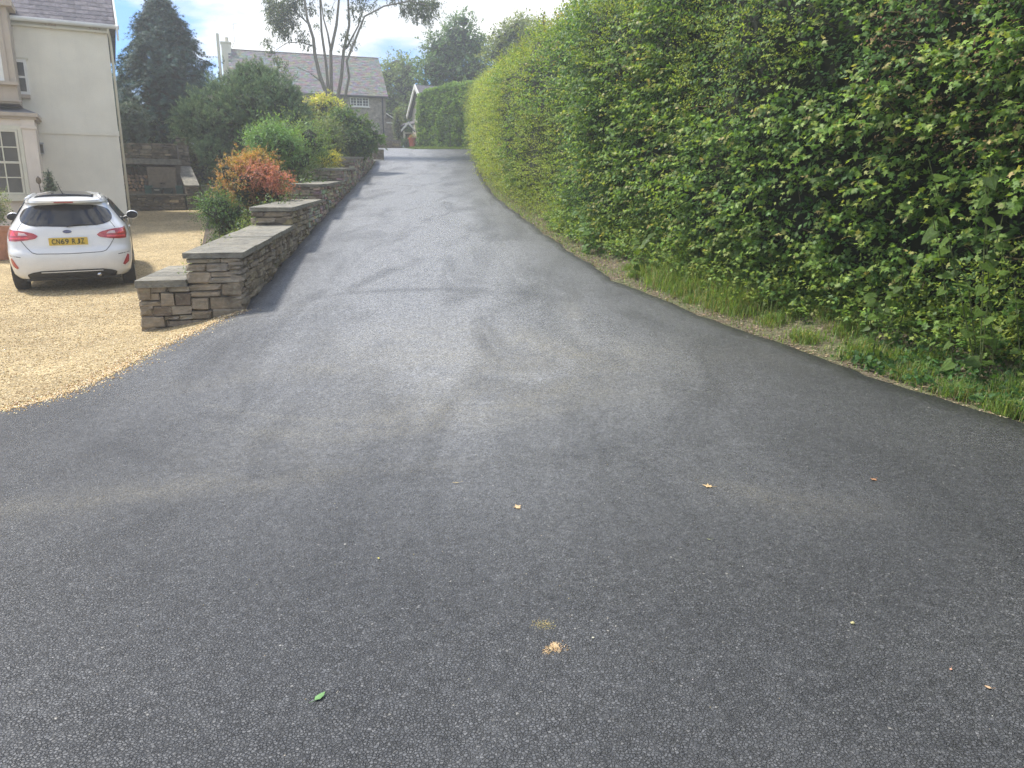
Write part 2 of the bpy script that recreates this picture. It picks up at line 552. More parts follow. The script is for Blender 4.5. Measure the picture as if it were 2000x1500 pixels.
M_darkwood = simple('dark_wood', (0.075, 0.055, 0.04), 0.85, 0.3)
M_black = simple('black_plastic', (0.02, 0.021, 0.023), 0.45, 0.2)
M_green_pl = simple('green_plastic', (0.04, 0.13, 0.11), 0.5, 0.15)
M_blackbox = simple('grey_green_plastic', (0.045, 0.06, 0.05), 0.5, 0.2)
M_metal = simple('grey_metal', (0.35, 0.35, 0.35), 0.35, 0.1, metallic=0.8)
M_red = simple('red_paint', (0.45, 0.09, 0.04), 0.5, 0.2)

def glass_mat(name, col=(0.03, 0.035, 0.04), rough=0.05):
    m, nt, out = nodes_of(name)
    b = N(nt, 'BsdfPrincipled', Roughness=rough)
    b.inputs['Specular IOR Level'].default_value = 0.5 if name == 'car_glass' else 0.22
    c = ramp(nt, [(0.3, tuple(x * 0.8 for x in col)), (0.7, tuple(x * 1.3 for x in col))], noise_out(nt, pos(nt), 2.0, 2))
    nt.links.new(c, b.inputs['Base Color'])
    nt.links.new(bump(nt, noise_out(nt, pos(nt), 1.5, 1), 0.02, 0.01), b.inputs['Normal'])
    nt.links.new(b.outputs['BSDF'], out.inputs['Surface'])
    return m
M_glass = glass_mat('window_glass', (0.09, 0.085, 0.07))
M_carglass = glass_mat('car_glass', (0.016, 0.017, 0.02), 0.04)

# ------------------------------------------------------------------ the lie of the land
ROAD_Z = [(-6, 0), (3, 0), (6, 0.03), (8, 0.22), (9.5, 0.42), (12.3, 0.78), (17, 1.33), (23, 1.97), (33, 3.06), (38, 3.75), (44, 4.6), (50, 5.08), (58, 5.6), (70, 6.0), (90, 6.6), (400, 30)]
GRAV_Z = [(-6, 0), (5.2, 0), (9, 0.13), (12.5, 0.305), (14, .40), (27, 1.46), (30, 1.55), (33, 1.7), (400, 1.8)]
_ys = np.arange(-40, 420, 0.25)
def _smooth_profile(pts, w=9):
    z = interp(pts, _ys)
    k = np.ones(w) / w
    zp = np.pad(z, w // 2, mode='edge')
    z = np.convolve(zp, k, mode='valid')
    zp = np.pad(z, w // 2, mode='edge')
    return np.convolve(zp, k, mode='valid')
_rz, _gz = _smooth_profile(ROAD_Z), _smooth_profile(GRAV_Z)
def RZ(y): return np.interp(y, _ys, _rz)
def GZ(y): return np.interp(y, _ys, _gz)
def XW(y): return -3.29 - 0.116 * (y - 9.5)                      # road face of the stepped wall
BED = [(9.0, -4.5), (11.4, -5.1), (17.5, -7.0), (26.6, -10.3), (40, -14)]
def XB(y): return interp(BED, y)

E1 = Vector((math.cos(R(20)), math.sin(R(20)), 0))
E2 = Vector((-math.sin(R(20)), math.cos(R(20)), 0))
YARD = W(400, 408, 27.0)                                           # back right corner of the gravel yard

def H(x, y):
    x = np.asarray(x, dtype=float); y = np.asarray(y, dtype=float)
    r_, g_ = RZ(y), GZ(y)
    xw = XW(np.maximum(y, 9.5))
    a = np.where(y < 9.5, sm(0.25, -1.5, x - (-3.1)), sm(-0.25, -0.8, x - xw))
    z = r_ * (1 - a) + g_ * a
    # behind the yard the garden climbs to the level of the lane
    w = (x - YARD.x) * E2.x + (y - YARD.y) * E2.y
    b = sm(3.2, 6.0, w) * a
    z = z * (1 - b) + (np.maximum(RZ(y), 3.0) + 0.3) * b
    # verge bank right of the road
    xr = XR(y)
    z = z + 0.30 * sm(0.25, 1.6, x - xr) * sm(-5, 2, y) * (1 - sm(42, 46, y))
    return z

def hit(px, py, f=None):
    """ground point seen at a pixel of the photograph"""
    f = f or (lambda x, y: RZ(y))
    lo, hi = 1.2, 48.0
    for Y in np.arange(1.2, 60, 0.05):
        p = W(px, py, float(Y))
        if p.z <= float(f(p.x, p.y)): return p
    return p
_edge = [(928, 300), (931, 320), (940, 345), (965, 383), (1000, 411), (1060, 456), (1115, 495), (1200, 550), (1300, 591), (1400, 630), (1600, 702), (1800, 771), (2000, 834)]
_er = sorted([(hit(a, b).y, hit(a, b).x) for a, b in _edge])
_er = [(y, x) for y, x in _er if y < 43]
_s = (_er[0][1] - _er[2][1]) / (_er[0][0] - _er[2][0])
XRP = [(-8, _er[0][1] + _s * (-8 - _er[0][0]))] + _er + [(44, -2.1)]
def XR(y): return interp(XRP, y)
XRA = XRP[:-1] + [(44.2, -2.1), (44.9, -5.4), (50, -6.5), (60, -8.5)]
XLP = [(-8, -14), (0, -10), (3, -7), (4.3, -5.4), (5.2, -4.5), (5.65, -4.0), (6.0, -3.78), (6.65, -3.68), (7.7, -3.68), (8.9, -3.42), (9.4, -3.25), (37, -6.35), (37.4, -6.4), (39, -8), (44, -12), (60, -15)]

def grid_sheet(name, xs_fn, ys, nx, zf, mat, skirt=0.0):
    V, F = [], []
    ys = list(ys)
    for y in ys:
        a, b = xs_fn(y)
        for i in range(nx + 1):
            x = a + (b - a) * i / nx
            V.append((x, y, 0))
    V = np.array(V)
    V[:, 2] = zf(V[:, 0], V[:, 1])
    n = nx + 1
    for j in range(len(ys) - 1):
        for i in range(nx):
            F.append((j * n + i, j * n + i + 1, (j + 1) * n + i + 1, (j + 1) * n + i))
    if skirt:
        base = len(V)
        rim = [i for i in range(n)] + [j * n + nx for j in range(1, len(ys))] + [(len(ys) - 1) * n + i for i in range(nx - 1, -1, -1)] + [j * n for j in range(len(ys) - 2, 0, -1)]
        low = V[rim].copy(); low[:, 2] -= skirt
        V = np.vstack([V, low])
        m = len(rim)
        for k in range(m):
            k2 = (k + 1) % m
            F.append((rim[k], base + k, base + k2, rim[k2]))
    me = bpy.data.meshes.new(name)
    me.from_pydata(V.tolist(), [], F)
    me.polygons.foreach_set('use_smooth', np.ones(len(me.polygons), dtype=bool))
    me.materials.append(mat)
    me.update()
    o = link_mesh(name, me)
    return tag(o, kind='structure')

def jig(y, k=1.0):
    return k * (0.018 * math.sin(3.1 * y) + 0.012 * math.sin(7.7 * y + 1) + 0.012 * math.sin(17.3 * y + 2))

# ground sheet to the horizon
_yy = np.concatenate([np.array([-300, -100, -40, -15]), np.arange(-8, 60, 0.5), np.array([62, 66, 72, 80, 95, 130, 200, 400])])
_xx = np.concatenate([np.array([-400, -150, -70, -40]), np.arange(-30, 14, 0.4), np.array([15, 18, 25, 40, 80, 150, 400])])
V = np.array([(x, y, 0) for y in _yy for x in _xx], dtype=float)
V[:, 2] = H(V[:, 0], V[:, 1]) - 0.06
_lp = []
nx_ = len(_xx)
for j in range(len(_yy) - 1):
    for i in range(nx_ - 1):
        _lp.append((j * nx_ + i, j * nx_ + i + 1, (j + 1) * nx_ + i + 1, (j + 1) * nx_ + i))
me = np_mesh('ground', V, np.array(_lp).ravel(), [4] * len(_lp), M_grassland, smooth=True)
tag(link_mesh('ground', me), kind='structure')

def RZz(x, y): return RZ(y) + 0.012
rows = np.concatenate([np.arange(-6, 44, 0.2), np.arange(44, 44.95, 0.15), np.arange(45, 58, 0.5)])
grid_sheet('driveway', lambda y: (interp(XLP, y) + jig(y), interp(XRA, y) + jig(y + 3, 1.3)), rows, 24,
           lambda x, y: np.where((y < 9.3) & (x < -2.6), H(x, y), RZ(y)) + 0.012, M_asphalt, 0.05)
grid_sheet('gravel_forecourt', lambda y: (-34, min(interp(XLP, y) + 0.5, -3.3) if y < 9.0 else XB(y) + 0.5), np.arange(-6, 31, 0.3), 70,
           lambda x, y: H(x, y), M_gravel)
grid_sheet('verge', lambda y: (XR(y) - 0.12, XR(y) + 3.2), np.arange(-5, 44.4, 0.25), 22,
           lambda x, y: H(x, y) + 0.004, M_verge)
grid_sheet('lawn', lambda y: (interp([(44.5, -5.6), (50, -6.9)], y), 1.5), np.arange(44.55, 50, 0.4), 12,
           lambda x, y: RZ(y) + 0.03 + 0.0 * x, M_lawn)

# planting bed between the stepped wall and the yard
SEC = [  # (Y0, Y1, z0, z1) coping top of each step of the wall
    (9.15, 12.85, 1.05, 1.275), (12.85, 16.8, 1.56, 1.72), (16.8, 21.6, 2.03, 2.24), (21.6, 25.8, 2.57, 2.78), (25.8, 30.9, 3.12, 3.42), (30.9, 36.6, 3.72, 4.08)]
def TZ(y):
    return interp([q for s in SEC for q in ((s[0] + .4, s[2]), (s[1] - .05, s[3]))] + [(37.2, 4.2), (45, 5.0)], y)
def BZ(x, y):
    xb, xw = XB(y), XW(y) - 0.5
    t = np.clip((x - xb) / (xw - xb), 0, 1)
    return GZ(y) * (1 - sm(0, 1, t)) + (TZ(y) - 0.22) * sm(0, 1, t) + 0.02
grid_sheet('flower_bed', lambda y: (XB(y) - 0.05, XW(y) - 0.35), np.arange(9.9, 40, 0.3), 14, BZ, M_soil, 0.3)

# ------------------------------------------------------------------ stones
def stone_mesh(seed, mat, name='stone', k=0.16, jit=.055):
    rng = random.Random(seed)
    bm = bmesh.new()
    bmesh.ops.create_cube(bm, size=1.0)
    bmesh.ops.bevel(bm, geom=bm.edges[:], offset=k, segments=1, affect='EDGES', profile=0.5)
    for v in bm.verts:
        v.co += Vector((rng.uniform(-jit, jit), rng.uniform(-jit, jit), rng.uniform(-jit, jit)))
    me = bpy.data.meshes.new(name)
    bm.to_mesh(me); bm.free()
    me.materials.append(mat)
    return me
STONES = [stone_mesh(i, M_stone, 'stone', 0.07 + 0.02 * (i % 4), .065) for i in range(14)]
STONES_FAR = [stone_mesh(i + 40, M_stone_far, 'stone', 0.13) for i in range(6)]
SLABS = [stone_mesh(i + 80, M_coping, 'coping_stone', 0.03, .010) for i in range(4)]
for me in SLABS:
    for v in me.vertices: v.co = (max(-.5, min(.5, v.co.x * 1.0)), max(-.5, min(.5, v.co.y)), max(-.52, min(.5, v.co.z)) if v.co.z < 0 else 0.42 + 0.16 * v.co.z)

def courses(w, h, sw, sh, rng):
    sw, sh = sw * rng.uniform(.9, 1.1), sh * rng.uniform(.9, 1.1)
    """rubble laid in rough courses: rectangles (u0,u1,v0,v1), sometimes two thin stones beside one tall"""
    out = []
    v = 0.0
    while v < h - 0.02:
        ch = min(rng.uniform(sh * 0.7, sh * 1.35), h - v)
        if h - v - ch < sh * 0.4: ch = h - v
        u = 0.0
        while u < w - 0.01:
            cw = rng.uniform(sw * 0.55, sw * 1.6)
            if w - u - cw < sw * 0.45: cw = w - u
            if ch > sh * 0.95 and rng.random() < 0.35:
                k = rng.uniform(0.4, 0.6)
                out.append((u, u + cw, v, v + ch * k))
                out.append((u, u + cw * rng.uniform(0.45, 1), v + ch * k, v + ch))
                if out[-1][1] < u + cw - 0.03: out.append((out[-1][1], u + cw, v + ch * k, v + ch))
            else:
                out.append((u, u + cw, v, v + ch))
            u += cw
        v += ch
    return out

UNIT_STONE_V = []
for me in STONES:
    a = np.zeros(len(me.vertices) * 3); me.vertices.foreach_get('co', a)
    UNIT_STONE_V.append((a.reshape(-1, 3), [tuple(p.vertices) for p in me.polygons]))

def lay_face(parent, origin, ux, uz, nrm, w, h, sw, sh, depth, meshes, rng, stuff=None, joint=0.008, name='stone', proud=0.03):
    """stones on a face: origin lower-left corner, ux along, uz up, nrm out of the wall"""
    for (a, b, c, d) in courses(w, h, sw, sh, rng):
        cw, chh = b - a - joint * rng.uniform(1, 2.2), d - c - joint * rng.uniform(1, 2.2)
        if cw < 0.02 or chh < 0.015: continue
        pr = rng.uniform(-0.008, proud)
        ctr = origin + ux * ((a + b) / 2) + uz * ((c + d) / 2) + nrm * (pr - depth / 2)
        M = Matrix((( ux.x, nrm.x, uz.x), (ux.y, nrm.y, uz.y), (ux.z, nrm.z, uz.z))).to_4x4()
        M = Matrix.Translation(ctr) @ M @ Matrix.Rotation(rng.uniform(-.03, .03), 4, 'Y') @ Matrix.Diagonal((cw * 1.05, depth, chh * 1.05, 1))
        if stuff is not None:
            vv, ff = rng.choice(UNIT_STONE_V)
            k = rng.random()
            st = STONE_STOPS[rng.randrange(5)][1]
            stuff.tint = tuple(x * rng.uniform(0.75, 1.2) for x in st)
            stuff.add([M @ Vector(p) for p in vv], ff)
        else:
            o = bpy.data.objects.new(name, rng.choice(meshes))
            COL.objects.link(o)
            o.parent = parent
            o.matrix_world = M

def frame_box(mb, P, ux, uy, uz, w, d, h):
    """box with corner P spanned by ux*w, uy*d, uz*h"""
    c = [P, P + ux * w, P + ux * w + uy * d, P + uy * d]
    c = c + [p + uz * h for p in c]
    mb.add(c, [(0, 3, 2, 1), (4, 5, 6, 7), (0, 1, 5, 4), (1, 2, 6, 5), (2, 3, 7, 6), (3, 0, 4, 7)])

def slab(parent, P, ux, uy, w, d, h, rng, name='coping_stone', mesh=None, tilt=0):
    """slab with top-front-left corner P"""
    uz = ux.cross(uy).normalized()
    ctr = P + ux * (w / 2) + uy * (d / 2) - uz * (h / 2)
    M = Matrix(((ux.x, uy.x, uz.x), (ux.y, uy.y, uz.y), (ux.z, uy.z, uz.z))).to_4x4()
    me_ = (mesh or rng.choice(SLABS)).copy()      # own mesh: the slab may be skewed, which object scale cannot hold
    me_.transform(M @ Matrix.Rotation(tilt, 4, 'X') @ Matrix.Diagonal((w, d, h, 1)))
    o = bpy.data.objects.new(name, me_)
    COL.objects.link(o)
    o.parent = parent
    o.matrix_world = Matrix.Translation(ctr)
    return o

# stepped retaining wall
rng = random.Random(5)
wall = thing('stone_wall', 'long stepped rubble stone wall with slab copings beside the tarmac drive', 'wall')
core = MB(); far = MB()
ALONG = Vector((-0.116, 1, 0)).normalized()
ACR = Vector((0.96, 0.28, 0)).normalized()
TH = 0.60
UP = Vector((0, 0, 1))
for si, (y0, y1, z0, z1) in enumerate(SEC):
    L = (y1 - y0) / ALONG.y
    sl = (z1 - z0) / L
    ct = 0.065 if si < 2 else 0.06
    P0 = Vector((XW(y0), y0, z0))
    dirv = (ALONG + UP * sl).normalized()
    # core, set back from both faces; starts a little behind its end face
    zb = float(GZ(y0)) - 0.25
    Pc = P0 - ACR * (TH - 0.05) + ALONG * 0.05
    cb = [Pc, Pc + ACR * (TH - 0.09), Pc + ACR * (TH - 0.09) + ALONG * (L - 0.04), Pc + ALONG * (L - 0.04)]
    top = [Vector((p.x, p.y, z0 - ct - 0.01 + sl * (0 if i in (0, 1) else L))) for i, p in enumerate(cb)]
    bot = [Vector((p.x, p.y, zb)) for p in cb]
    core.add(bot + top, [(0, 3, 2, 1), (4, 5, 6, 7), (0, 1, 5, 4), (1, 2, 6, 5), (2, 3, 7, 6), (3, 0, 4, 7)])
    # road side face, course lines follow the slope of the drive
    gs = float(RZ(y1) - RZ(y0)) / L
    nseg = 2
    for k in range(nseg):
        a0, a1 = L * k / nseg, L * (k + 1) / nseg
        yy0, yy1 = y0 + a0 * ALONG.y, y0 + a1 * ALONG.y
        base0 = float(RZ(yy0)) - 0.06
        topz = z0 + sl * a0 - ct
        topz1 = z0 + sl * a1 - ct
        hh = max(topz - base0, topz1 - float(RZ(yy1)) + 0.06)
        d2 = (ALONG + UP * sl).normalized()
        org = Vector((XW(yy0), yy0, topz - hh))
        near = yy1 < 14.9
        lay_face(wall, org, d2, (UP - d2 * d2.z).normalized(), Vector((ALONG.y, -ALONG.x, 0)), (a1 - a0) / ALONG.y * 1.0, hh, 0.23 if near else 0.27, 0.085, 0.16, STONES, rng, None if near else far, proud=0.035)
    # end face towards the camera
    gz = float(RZ(y0)) if si else 0.05
    he = z0 - ct - (SEC[si - 1][3] - 0.06 if si else 0.18)
    org = P0 - ACR * TH
    lay_face(wall, Vector((org.x, org.y, z0 - ct - he)), ACR, UP, Vector((ACR.y, -ACR.x, 0)), TH, he, 0.25, 0.12 if si == 0 else 0.10, 0.2, STONES, rng, None, proud=0.02)
    # inner face
    # copings
    t = -0.04
    while t < L - 0.02:
        w = min(rng.uniform(0.75, 1.1) if si < 3 else 1.3, L - t + 0.02)
        if L - t - w < 0.3: w = L - t + 0.02
        Pt = P0 + dirv * t - ACR * (TH + 0.03)
        slab(wall, Pt + UP * rng.uniform(-0.004, 0.004), ACR, dirv, TH + 0.085 + rng.uniform(-.006, .006), w - 0.012, ct, rng)
        t += w
core.build('wall_core', M_mortar, wall)
tag(far.build('rubble_stones', M_attr, wall), 'small rubble stones of the far road face', kind='stuff')

# return pier that closes the wall at the top of the drive
rng = random.Random(55)
pier = thing('stone_wall', 'short low stone wall end at the top of the drive, white slab at its foot', 'wall')
P = W(728, 318, 37.0); P2 = W(750, 318, 37.3)
ux = (P2 - P); ux.z = 0; wdt = ux.length; ux.normalize()
mb = MB(); frame_box(mb, Vector((P.x, P.y + .06, P.z - .4)), ux, Vector((-ux.y, ux.x, 0)), UP, wdt, 0.5, 0.98)
mb.build('wall_core', M_mortar, pier)
mb = MB()
lay_face(pier, Vector((P.x, P.y, P.z - .3)), ux, UP, Vector((ux.y, -ux.x, 0)), wdt, 0.86, 0.2, 0.1, 0.2, STONES, rng)
slab(pier, Vector((P.x - .03, P.y - .05, P.z + 0.62)), ux, Vector((-ux.y, ux.x, 0)), wdt + .06, .6, .05, rng)
mb = MB(); frame_box(mb, Vector((P.x + .2, P.y - .35, float(RZ(P.y)) - .02)), ux, Vector((-ux.y, ux.x, 0)), UP, .45, .3, .06)
mb.build('foot_slab', M_white, pier)

# low wing wall at the near end of the bed
rng = random.Random(8)
wing = thing('stone_wall', 'low rubble stone wing wall with rounded slab top at the gravel edge', 'wall')
Pw = Vector((XW(9.15), 9.15, 0)) - ACR * TH             # meets the big wall here
LW = 0.55
org = Pw - ACR * LW
WB = Vector((-0.25, 0.97, 0)).normalized()
mb = MB(); frame_box(mb, Vector((org.x, org.y, -0.2)) + WB * .06 + ACR * .05, ACR, WB, UP, LW - .05, 2.2, 0.86)
mb.build('wall_core', M_mortar, wing)
lay_face(wing, Vector((org.x, org.y, -0.02)), ACR, UP, Vector((ACR.y, -ACR.x, 0)), LW + 0.02, 0.69, 0.26, 0.115, 0.2, STONES, rng, proud=0.025)
lay_face(wing, Vector((org.x, org.y, -0.02)) + ACR * (LW + .01) , ACR, UP, Vector((ACR.y, -ACR.x, 0)), TH * 0.98, 0.26, 0.3, 0.13, 0.2, STONES, rng, proud=0.025)
lay_face(wing, Vector((org.x, org.y, 0.0)) + WB * 2.2, -WB, UP, Vector((-WB.y, WB.x, 0)), 2.2, 0.67, 0.28, 0.115, 0.16, STONES, rng)
for k in range(4):
    slab(wing, Vector((org.x, org.y, 0.745)) - ACR * .02 - WB * 0.05 + WB * (0.58 * k), ACR, WB, LW + .01, .56, .085, rng)

# ------------------------------------------------------------------ leaves
def shape_maple():
    r = [0.02, 0.34, 0.20, 0.50, 0.24, 0.62]
    ang = [-88, -35, -10, 18, 52, 90]
    right = [(rr * math.cos(R(a)), rr * math.sin(R(a)) + 0.35) for rr, a in zip(r, ang)]
    c = [(0, 0.0)] + right[1:]
    V = [(0, 0, 0), (0.34 * .85, 0.12, -.05), (0.19, 0.30, -.02), (0.50, 0.50, -.12), (0.17, 0.58, -.02), (0, 1.0, -.10),
         (-0.34 * .85, 0.12, -.05), (-0.19, 0.30, -.02), (-0.50, 0.50, -.12), (-0.17, 0.58, -.02)]
    F = [(0, 1, 2, 3, 4, 5), (0, 5, 9, 8, 7, 6)]
    return V, F
def shape_oval():
    V = [(0, 0, 0), (0.26, 0.30, -.06), (0.20, 0.68, -.07), (0, 1, -.04), (-0.20, 0.68, -.07), (-0.26, 0.30, -.06)]
    return V, [(0, 1, 2, 3), (0, 3, 4, 5)]
def shape_heart():
    V = [(0, 0.08, 0), (0.28, -0.06, -.03), (0.42, 0.18, -.06), (0.26, 0.6, -.07), (0, 1, -.10), (-0.26, 0.6, -.07), (-0.42, 0.18, -.06), (-0.28, -0.06, -.03)]
    return V, [(0, 1, 2, 3, 4), (0, 4, 5, 6, 7)]
def shape_quad():
    V = [(0, 0, 0), (0.32, 0.45, -.08), (0, 1, 0), (-0.32, 0.45, -.08)]
    return V, [(0, 1, 2), (0, 2, 3)]
def shape_long():
    V = [(0, 0, 0), (0.11, 0.4, -.04), (0, 1, -.12), (-0.11, 0.4, -.04)]
    return V, [(0, 1, 2), (0, 2, 3)]
def shape_tuft(n=7, spread=0.55, wd=0.045):
    V, F = [], []
    for i in range(n):
        a = 2 * math.pi * i / n
        s = spread * (0.45 + 0.55 * ((i * 37) % 10) / 10)
        tip = (math.cos(a) * s, 0.75 + 0.25 * ((i * 53) % 10) / 10, math.sin(a) * s)
        b = (-math.sin(a) * wd, 0, math.cos(a) * wd)
        k = len(V)
        V += [b, (-b[0], 0, -b[2]), tip]
        F.append((k, k + 1, k + 2))
    return V, F
def shape_spray():
    """a flat little fan of conifer foliage"""
    V, F = [], []
    for i, a in enumerate((-70, -42, -18, 5, 28, 52, 78)):
        L = (0.5, 0.75, 0.9, 1.0, 0.85, 0.7, 0.5)[i]
        d = (math.sin(R(a)) * L, math.cos(R(a)) * L)
        q = (math.cos(R(a)) * 0.07, -math.sin(R(a)) * 0.07)
        k = len(V)
        V += [(-q[0], 0.1 - q[1], 0), (q[0], 0.1 + q[1], 0), (d[0], d[1], -0.12 * (i % 3))]
        F.append((k, k + 1, k + 2))
    return V, F
SH = {'maple': shape_maple(), 'oval': shape_oval(), 'heart': shape_heart(), 'quad': shape_quad(), 'long': shape_long(), 'tuft': shape_tuft(), 'spray': shape_spray()}

def unit(a):
    return a / np.maximum(np.linalg.norm(a, axis=1, keepdims=True), 1e-9)

def leaves(name, P, D, Nn, S, tint, shape, mat, parent=None, wscale=None):
    V0, F0 = SH[shape]
    V0 = np.array(V0, dtype=float)
    n = len(P)
    D = unit(D)
    Xa = unit(np.cross(D, Nn))
    Na = np.cross(Xa, D)
    ws = np.ones(n) if wscale is None else wscale
    A = (Xa * (S * ws)[:, None])[:, None, :] * V0[None, :, 0:1] + (D * S[:, None])[:, None, :] * V0[None, :, 1:2] + (Na * S[:, None])[:, None, :] * V0[None, :, 2:3]
    A = A + P[:, None, :]
    m = len(V0)
    V = A.reshape(-1, 3)
    off = (np.arange(n) * m)
    flat0 = np.concatenate([np.array(f) for f in F0])
    tot0 = np.array([len(f) for f in F0])
    flat = (off[:, None] + flat0[None, :]).ravel()
    tot = np.tile(tot0, n)
    T = np.repeat(tint, m, axis=0)
    me = np_mesh(name, V, flat, tot, mat, T)
    return link_mesh(name, me, parent)

def pick_tints(n, cols, rngn, var=0.18, weights=None):
    cols = np.array(cols, dtype=float)
    idx = rngn.choice(len(cols), n, p=weights)
    c = cols[idx] * (1 + rngn.uniform(-var, var, (n, 1))) * (1 + rngn.uniform(-.07, .07, (n, 3)))
    return np.clip(c, 0.003, 0.9)

def sprigs(P, Nn, rngn, per=9, length=0.3, up=0.35, size=(0.05, 0.08), droop=0.5, outw=1.0, tip_cols=None, cols=None, var=0.2, tipfrac=0.5, weights=None):
    """leaves set along short shoots that leave the points P about the directions Nn"""
    n = len(P)
    d = unit(Nn * outw + np.array([0, 0, up]) + rngn.normal(0, 0.42, (n, 3)))
    L = length * rngn.uniform(0.5, 1.4, n)
    t = np.tile(np.linspace(0.05, 1.0, per), (n, 1)) + rngn.uniform(-.04, .04, (n, per))
    base = P[:, None, :] + d[:, None, :] * (t * L[:, None])[:, :, None]
    base[:, :, 2] -= (t ** 2) * (L[:, None] * 0.22)
    side = rngn.normal(0, 1, (n, per, 3))
    side -= d[:, None, :] * np.sum(side * d[:, None, :], axis=2, keepdims=True)
    side /= np.maximum(np.linalg.norm(side, axis=2, keepdims=True), 1e-6)
    ax = side * 0.9 + d[:, None, :] * (0.35 + 0.5 * t[:, :, None])
    ax[:, :, 2] -= droop * rngn.uniform(0.2, 1.2, (n, per))
    nr = np.array([0, 0, 1.0]) + 0.55 * Nn[:, None, :] + rngn.normal(0, 0.38, (n, per, 3))
    S = rngn.uniform(size[0], size[1], (n, per)) * (1.05 - 0.35 * t)
    c0 = pick_tints(n, cols, rngn, var, weights)
    C = np.repeat(c0[:, None, :], per, axis=1) * (1 + rngn.uniform(-.15, .15, (n, per, 1)))
    if tip_cols is not None:
        c1 = pick_tints(n, tip_cols, rngn, var)
        k = np.clip((t - (1 - tipfrac)) / tipfrac, 0, 1)[:, :, None] * rngn.uniform(0.3, 1.0, (n, 1, 1))
        C = C * (1 - k) + c1[:, None, :] * k
    return base.reshape(-1, 3), ax.reshape(-1, 3), nr.reshape(-1, 3), S.ravel(), np.clip(C.reshape(-1, 3), .003, .9)

def pnoise(P, s, off=0.0):
    return np.array([mnoise.noise(Vector((float(p[0]) * s + off, float(p[1]) * s, float(p[2]) * s))) for p in P])

# ------------------------------------------------------------------ the big hedge on the right
HOFF = [(-8, 1.4), (3, 1.35), (5.4, 1.25), (8.0, 1.2), (9.5, 1.05), (10.5, 1.1), (12, 1.0), (13.5, .7), (16, 0.5), (23, 0.45), (33, 0.35), (43, 0.15)]
def hedge_base(y): return float(XR(y) + interp(HOFF, y))
PROF = [(-0.05, 0.0), (0.22, 0.45), (0.30, 1.1), (0.36, 2.0), (0.42, 3.0), (0.30, 3.9), (-0.15, 4.6), (-0.9, 5.0), (-2.0, 5.1), (-3.2, 4.8)]
_pl = np.concatenate([[0], np.cumsum([math.dist(PROF[i], PROF[i + 1]) for i in range(len(PROF) - 1)])])
PLEN = _pl[-1]
_hy = np.arange(-3, 43.2, 0.1)
_hx = np.array([hedge_base(y) for y in _hy])
_k = np.ones(15) / 15
_hx = np.convolve(np.pad(_hx, 7, mode='edge'), _k, mode='valid')
def hedge_pt(y, t, depth=0.0):
    """points and normals on the hedge skin; y along, t arc length up the profile"""
    y = np.asarray(y, float); t = np.asarray(t, float)
    o = np.interp(t, _pl, [p[0] for p in PROF])
    z = np.interp(t, _pl, [p[1] for p in PROF])
    o2 = np.interp(t + 0.05, _pl, [p[0] for p in PROF]); z2 = np.interp(t + 0.05, _pl, [p[1] for p in PROF])
    o1 = np.interp(t - 0.05, _pl, [p[0] for p in PROF]); z1 = np.interp(t - 0.05, _pl, [p[1] for p in PROF])
    x = np.interp(y, _hy, _hx)
    sl = (np.interp(y + .2, _hy, _hx) - np.interp(y - .2, _hy, _hx)) / .4
    nx, ny = -1 / np.sqrt(1 + sl ** 2), sl / np.sqrt(1 + sl ** 2)
    # the hedge is a little lower at its far end
    hs = np.interp(y, [-3, 8, 12.5, 16, 20, 30, 43], [1.0, 0.98, 0.93, 0.86, 0.79, 0.74, 0.73])
    z = z * hs
    to, tz = o2 - o1, z2 - z1
    ln = np.sqrt(to ** 2 + tz ** 2) + 1e-9
    no, nz = tz / ln, -to / ln
    P = np.stack([x + nx * o, y + ny * o, RZ(y) + 0.12 + z], axis=1)
    Nn = np.stack([nx * no, ny * no, nz], axis=1)
    b = 0.5 * pnoise(P, 0.55) + 0.28 * pnoise(P, 1.5, 7.0)
    P = P + Nn * (b * 0.55 + 0.0 - depth)[:, None]
    return P, unit(Nn)

hedge = thing('hedge', 'tall overgrown mixed hedge of maple and hawthorn along the right of the drive', 'hedge')
# dark solid body well behind the leaves, painting the shade in their gaps
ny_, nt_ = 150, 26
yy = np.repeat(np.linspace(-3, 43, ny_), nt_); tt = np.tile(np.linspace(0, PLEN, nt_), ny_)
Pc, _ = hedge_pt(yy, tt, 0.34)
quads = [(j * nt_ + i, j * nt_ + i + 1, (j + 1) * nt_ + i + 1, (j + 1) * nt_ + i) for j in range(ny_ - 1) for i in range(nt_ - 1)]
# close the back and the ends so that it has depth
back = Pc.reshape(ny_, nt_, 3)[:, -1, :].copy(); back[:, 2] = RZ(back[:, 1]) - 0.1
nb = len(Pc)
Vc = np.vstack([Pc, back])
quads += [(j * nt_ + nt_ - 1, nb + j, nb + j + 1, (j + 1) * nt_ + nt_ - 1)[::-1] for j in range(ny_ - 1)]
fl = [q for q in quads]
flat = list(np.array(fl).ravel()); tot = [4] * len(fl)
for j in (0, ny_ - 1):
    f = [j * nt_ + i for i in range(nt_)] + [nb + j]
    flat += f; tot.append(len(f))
M_core = simple('hedge_inside_shade', (0.013, 0.016, 0.008), 0.95, 0.5, 9, 1.0, 18)  # shade between the leaves put into this near-black colour
link_mesh('dark_core', np_mesh('dark_core', Vc, flat, tot, M_core, smooth=False), hedge)

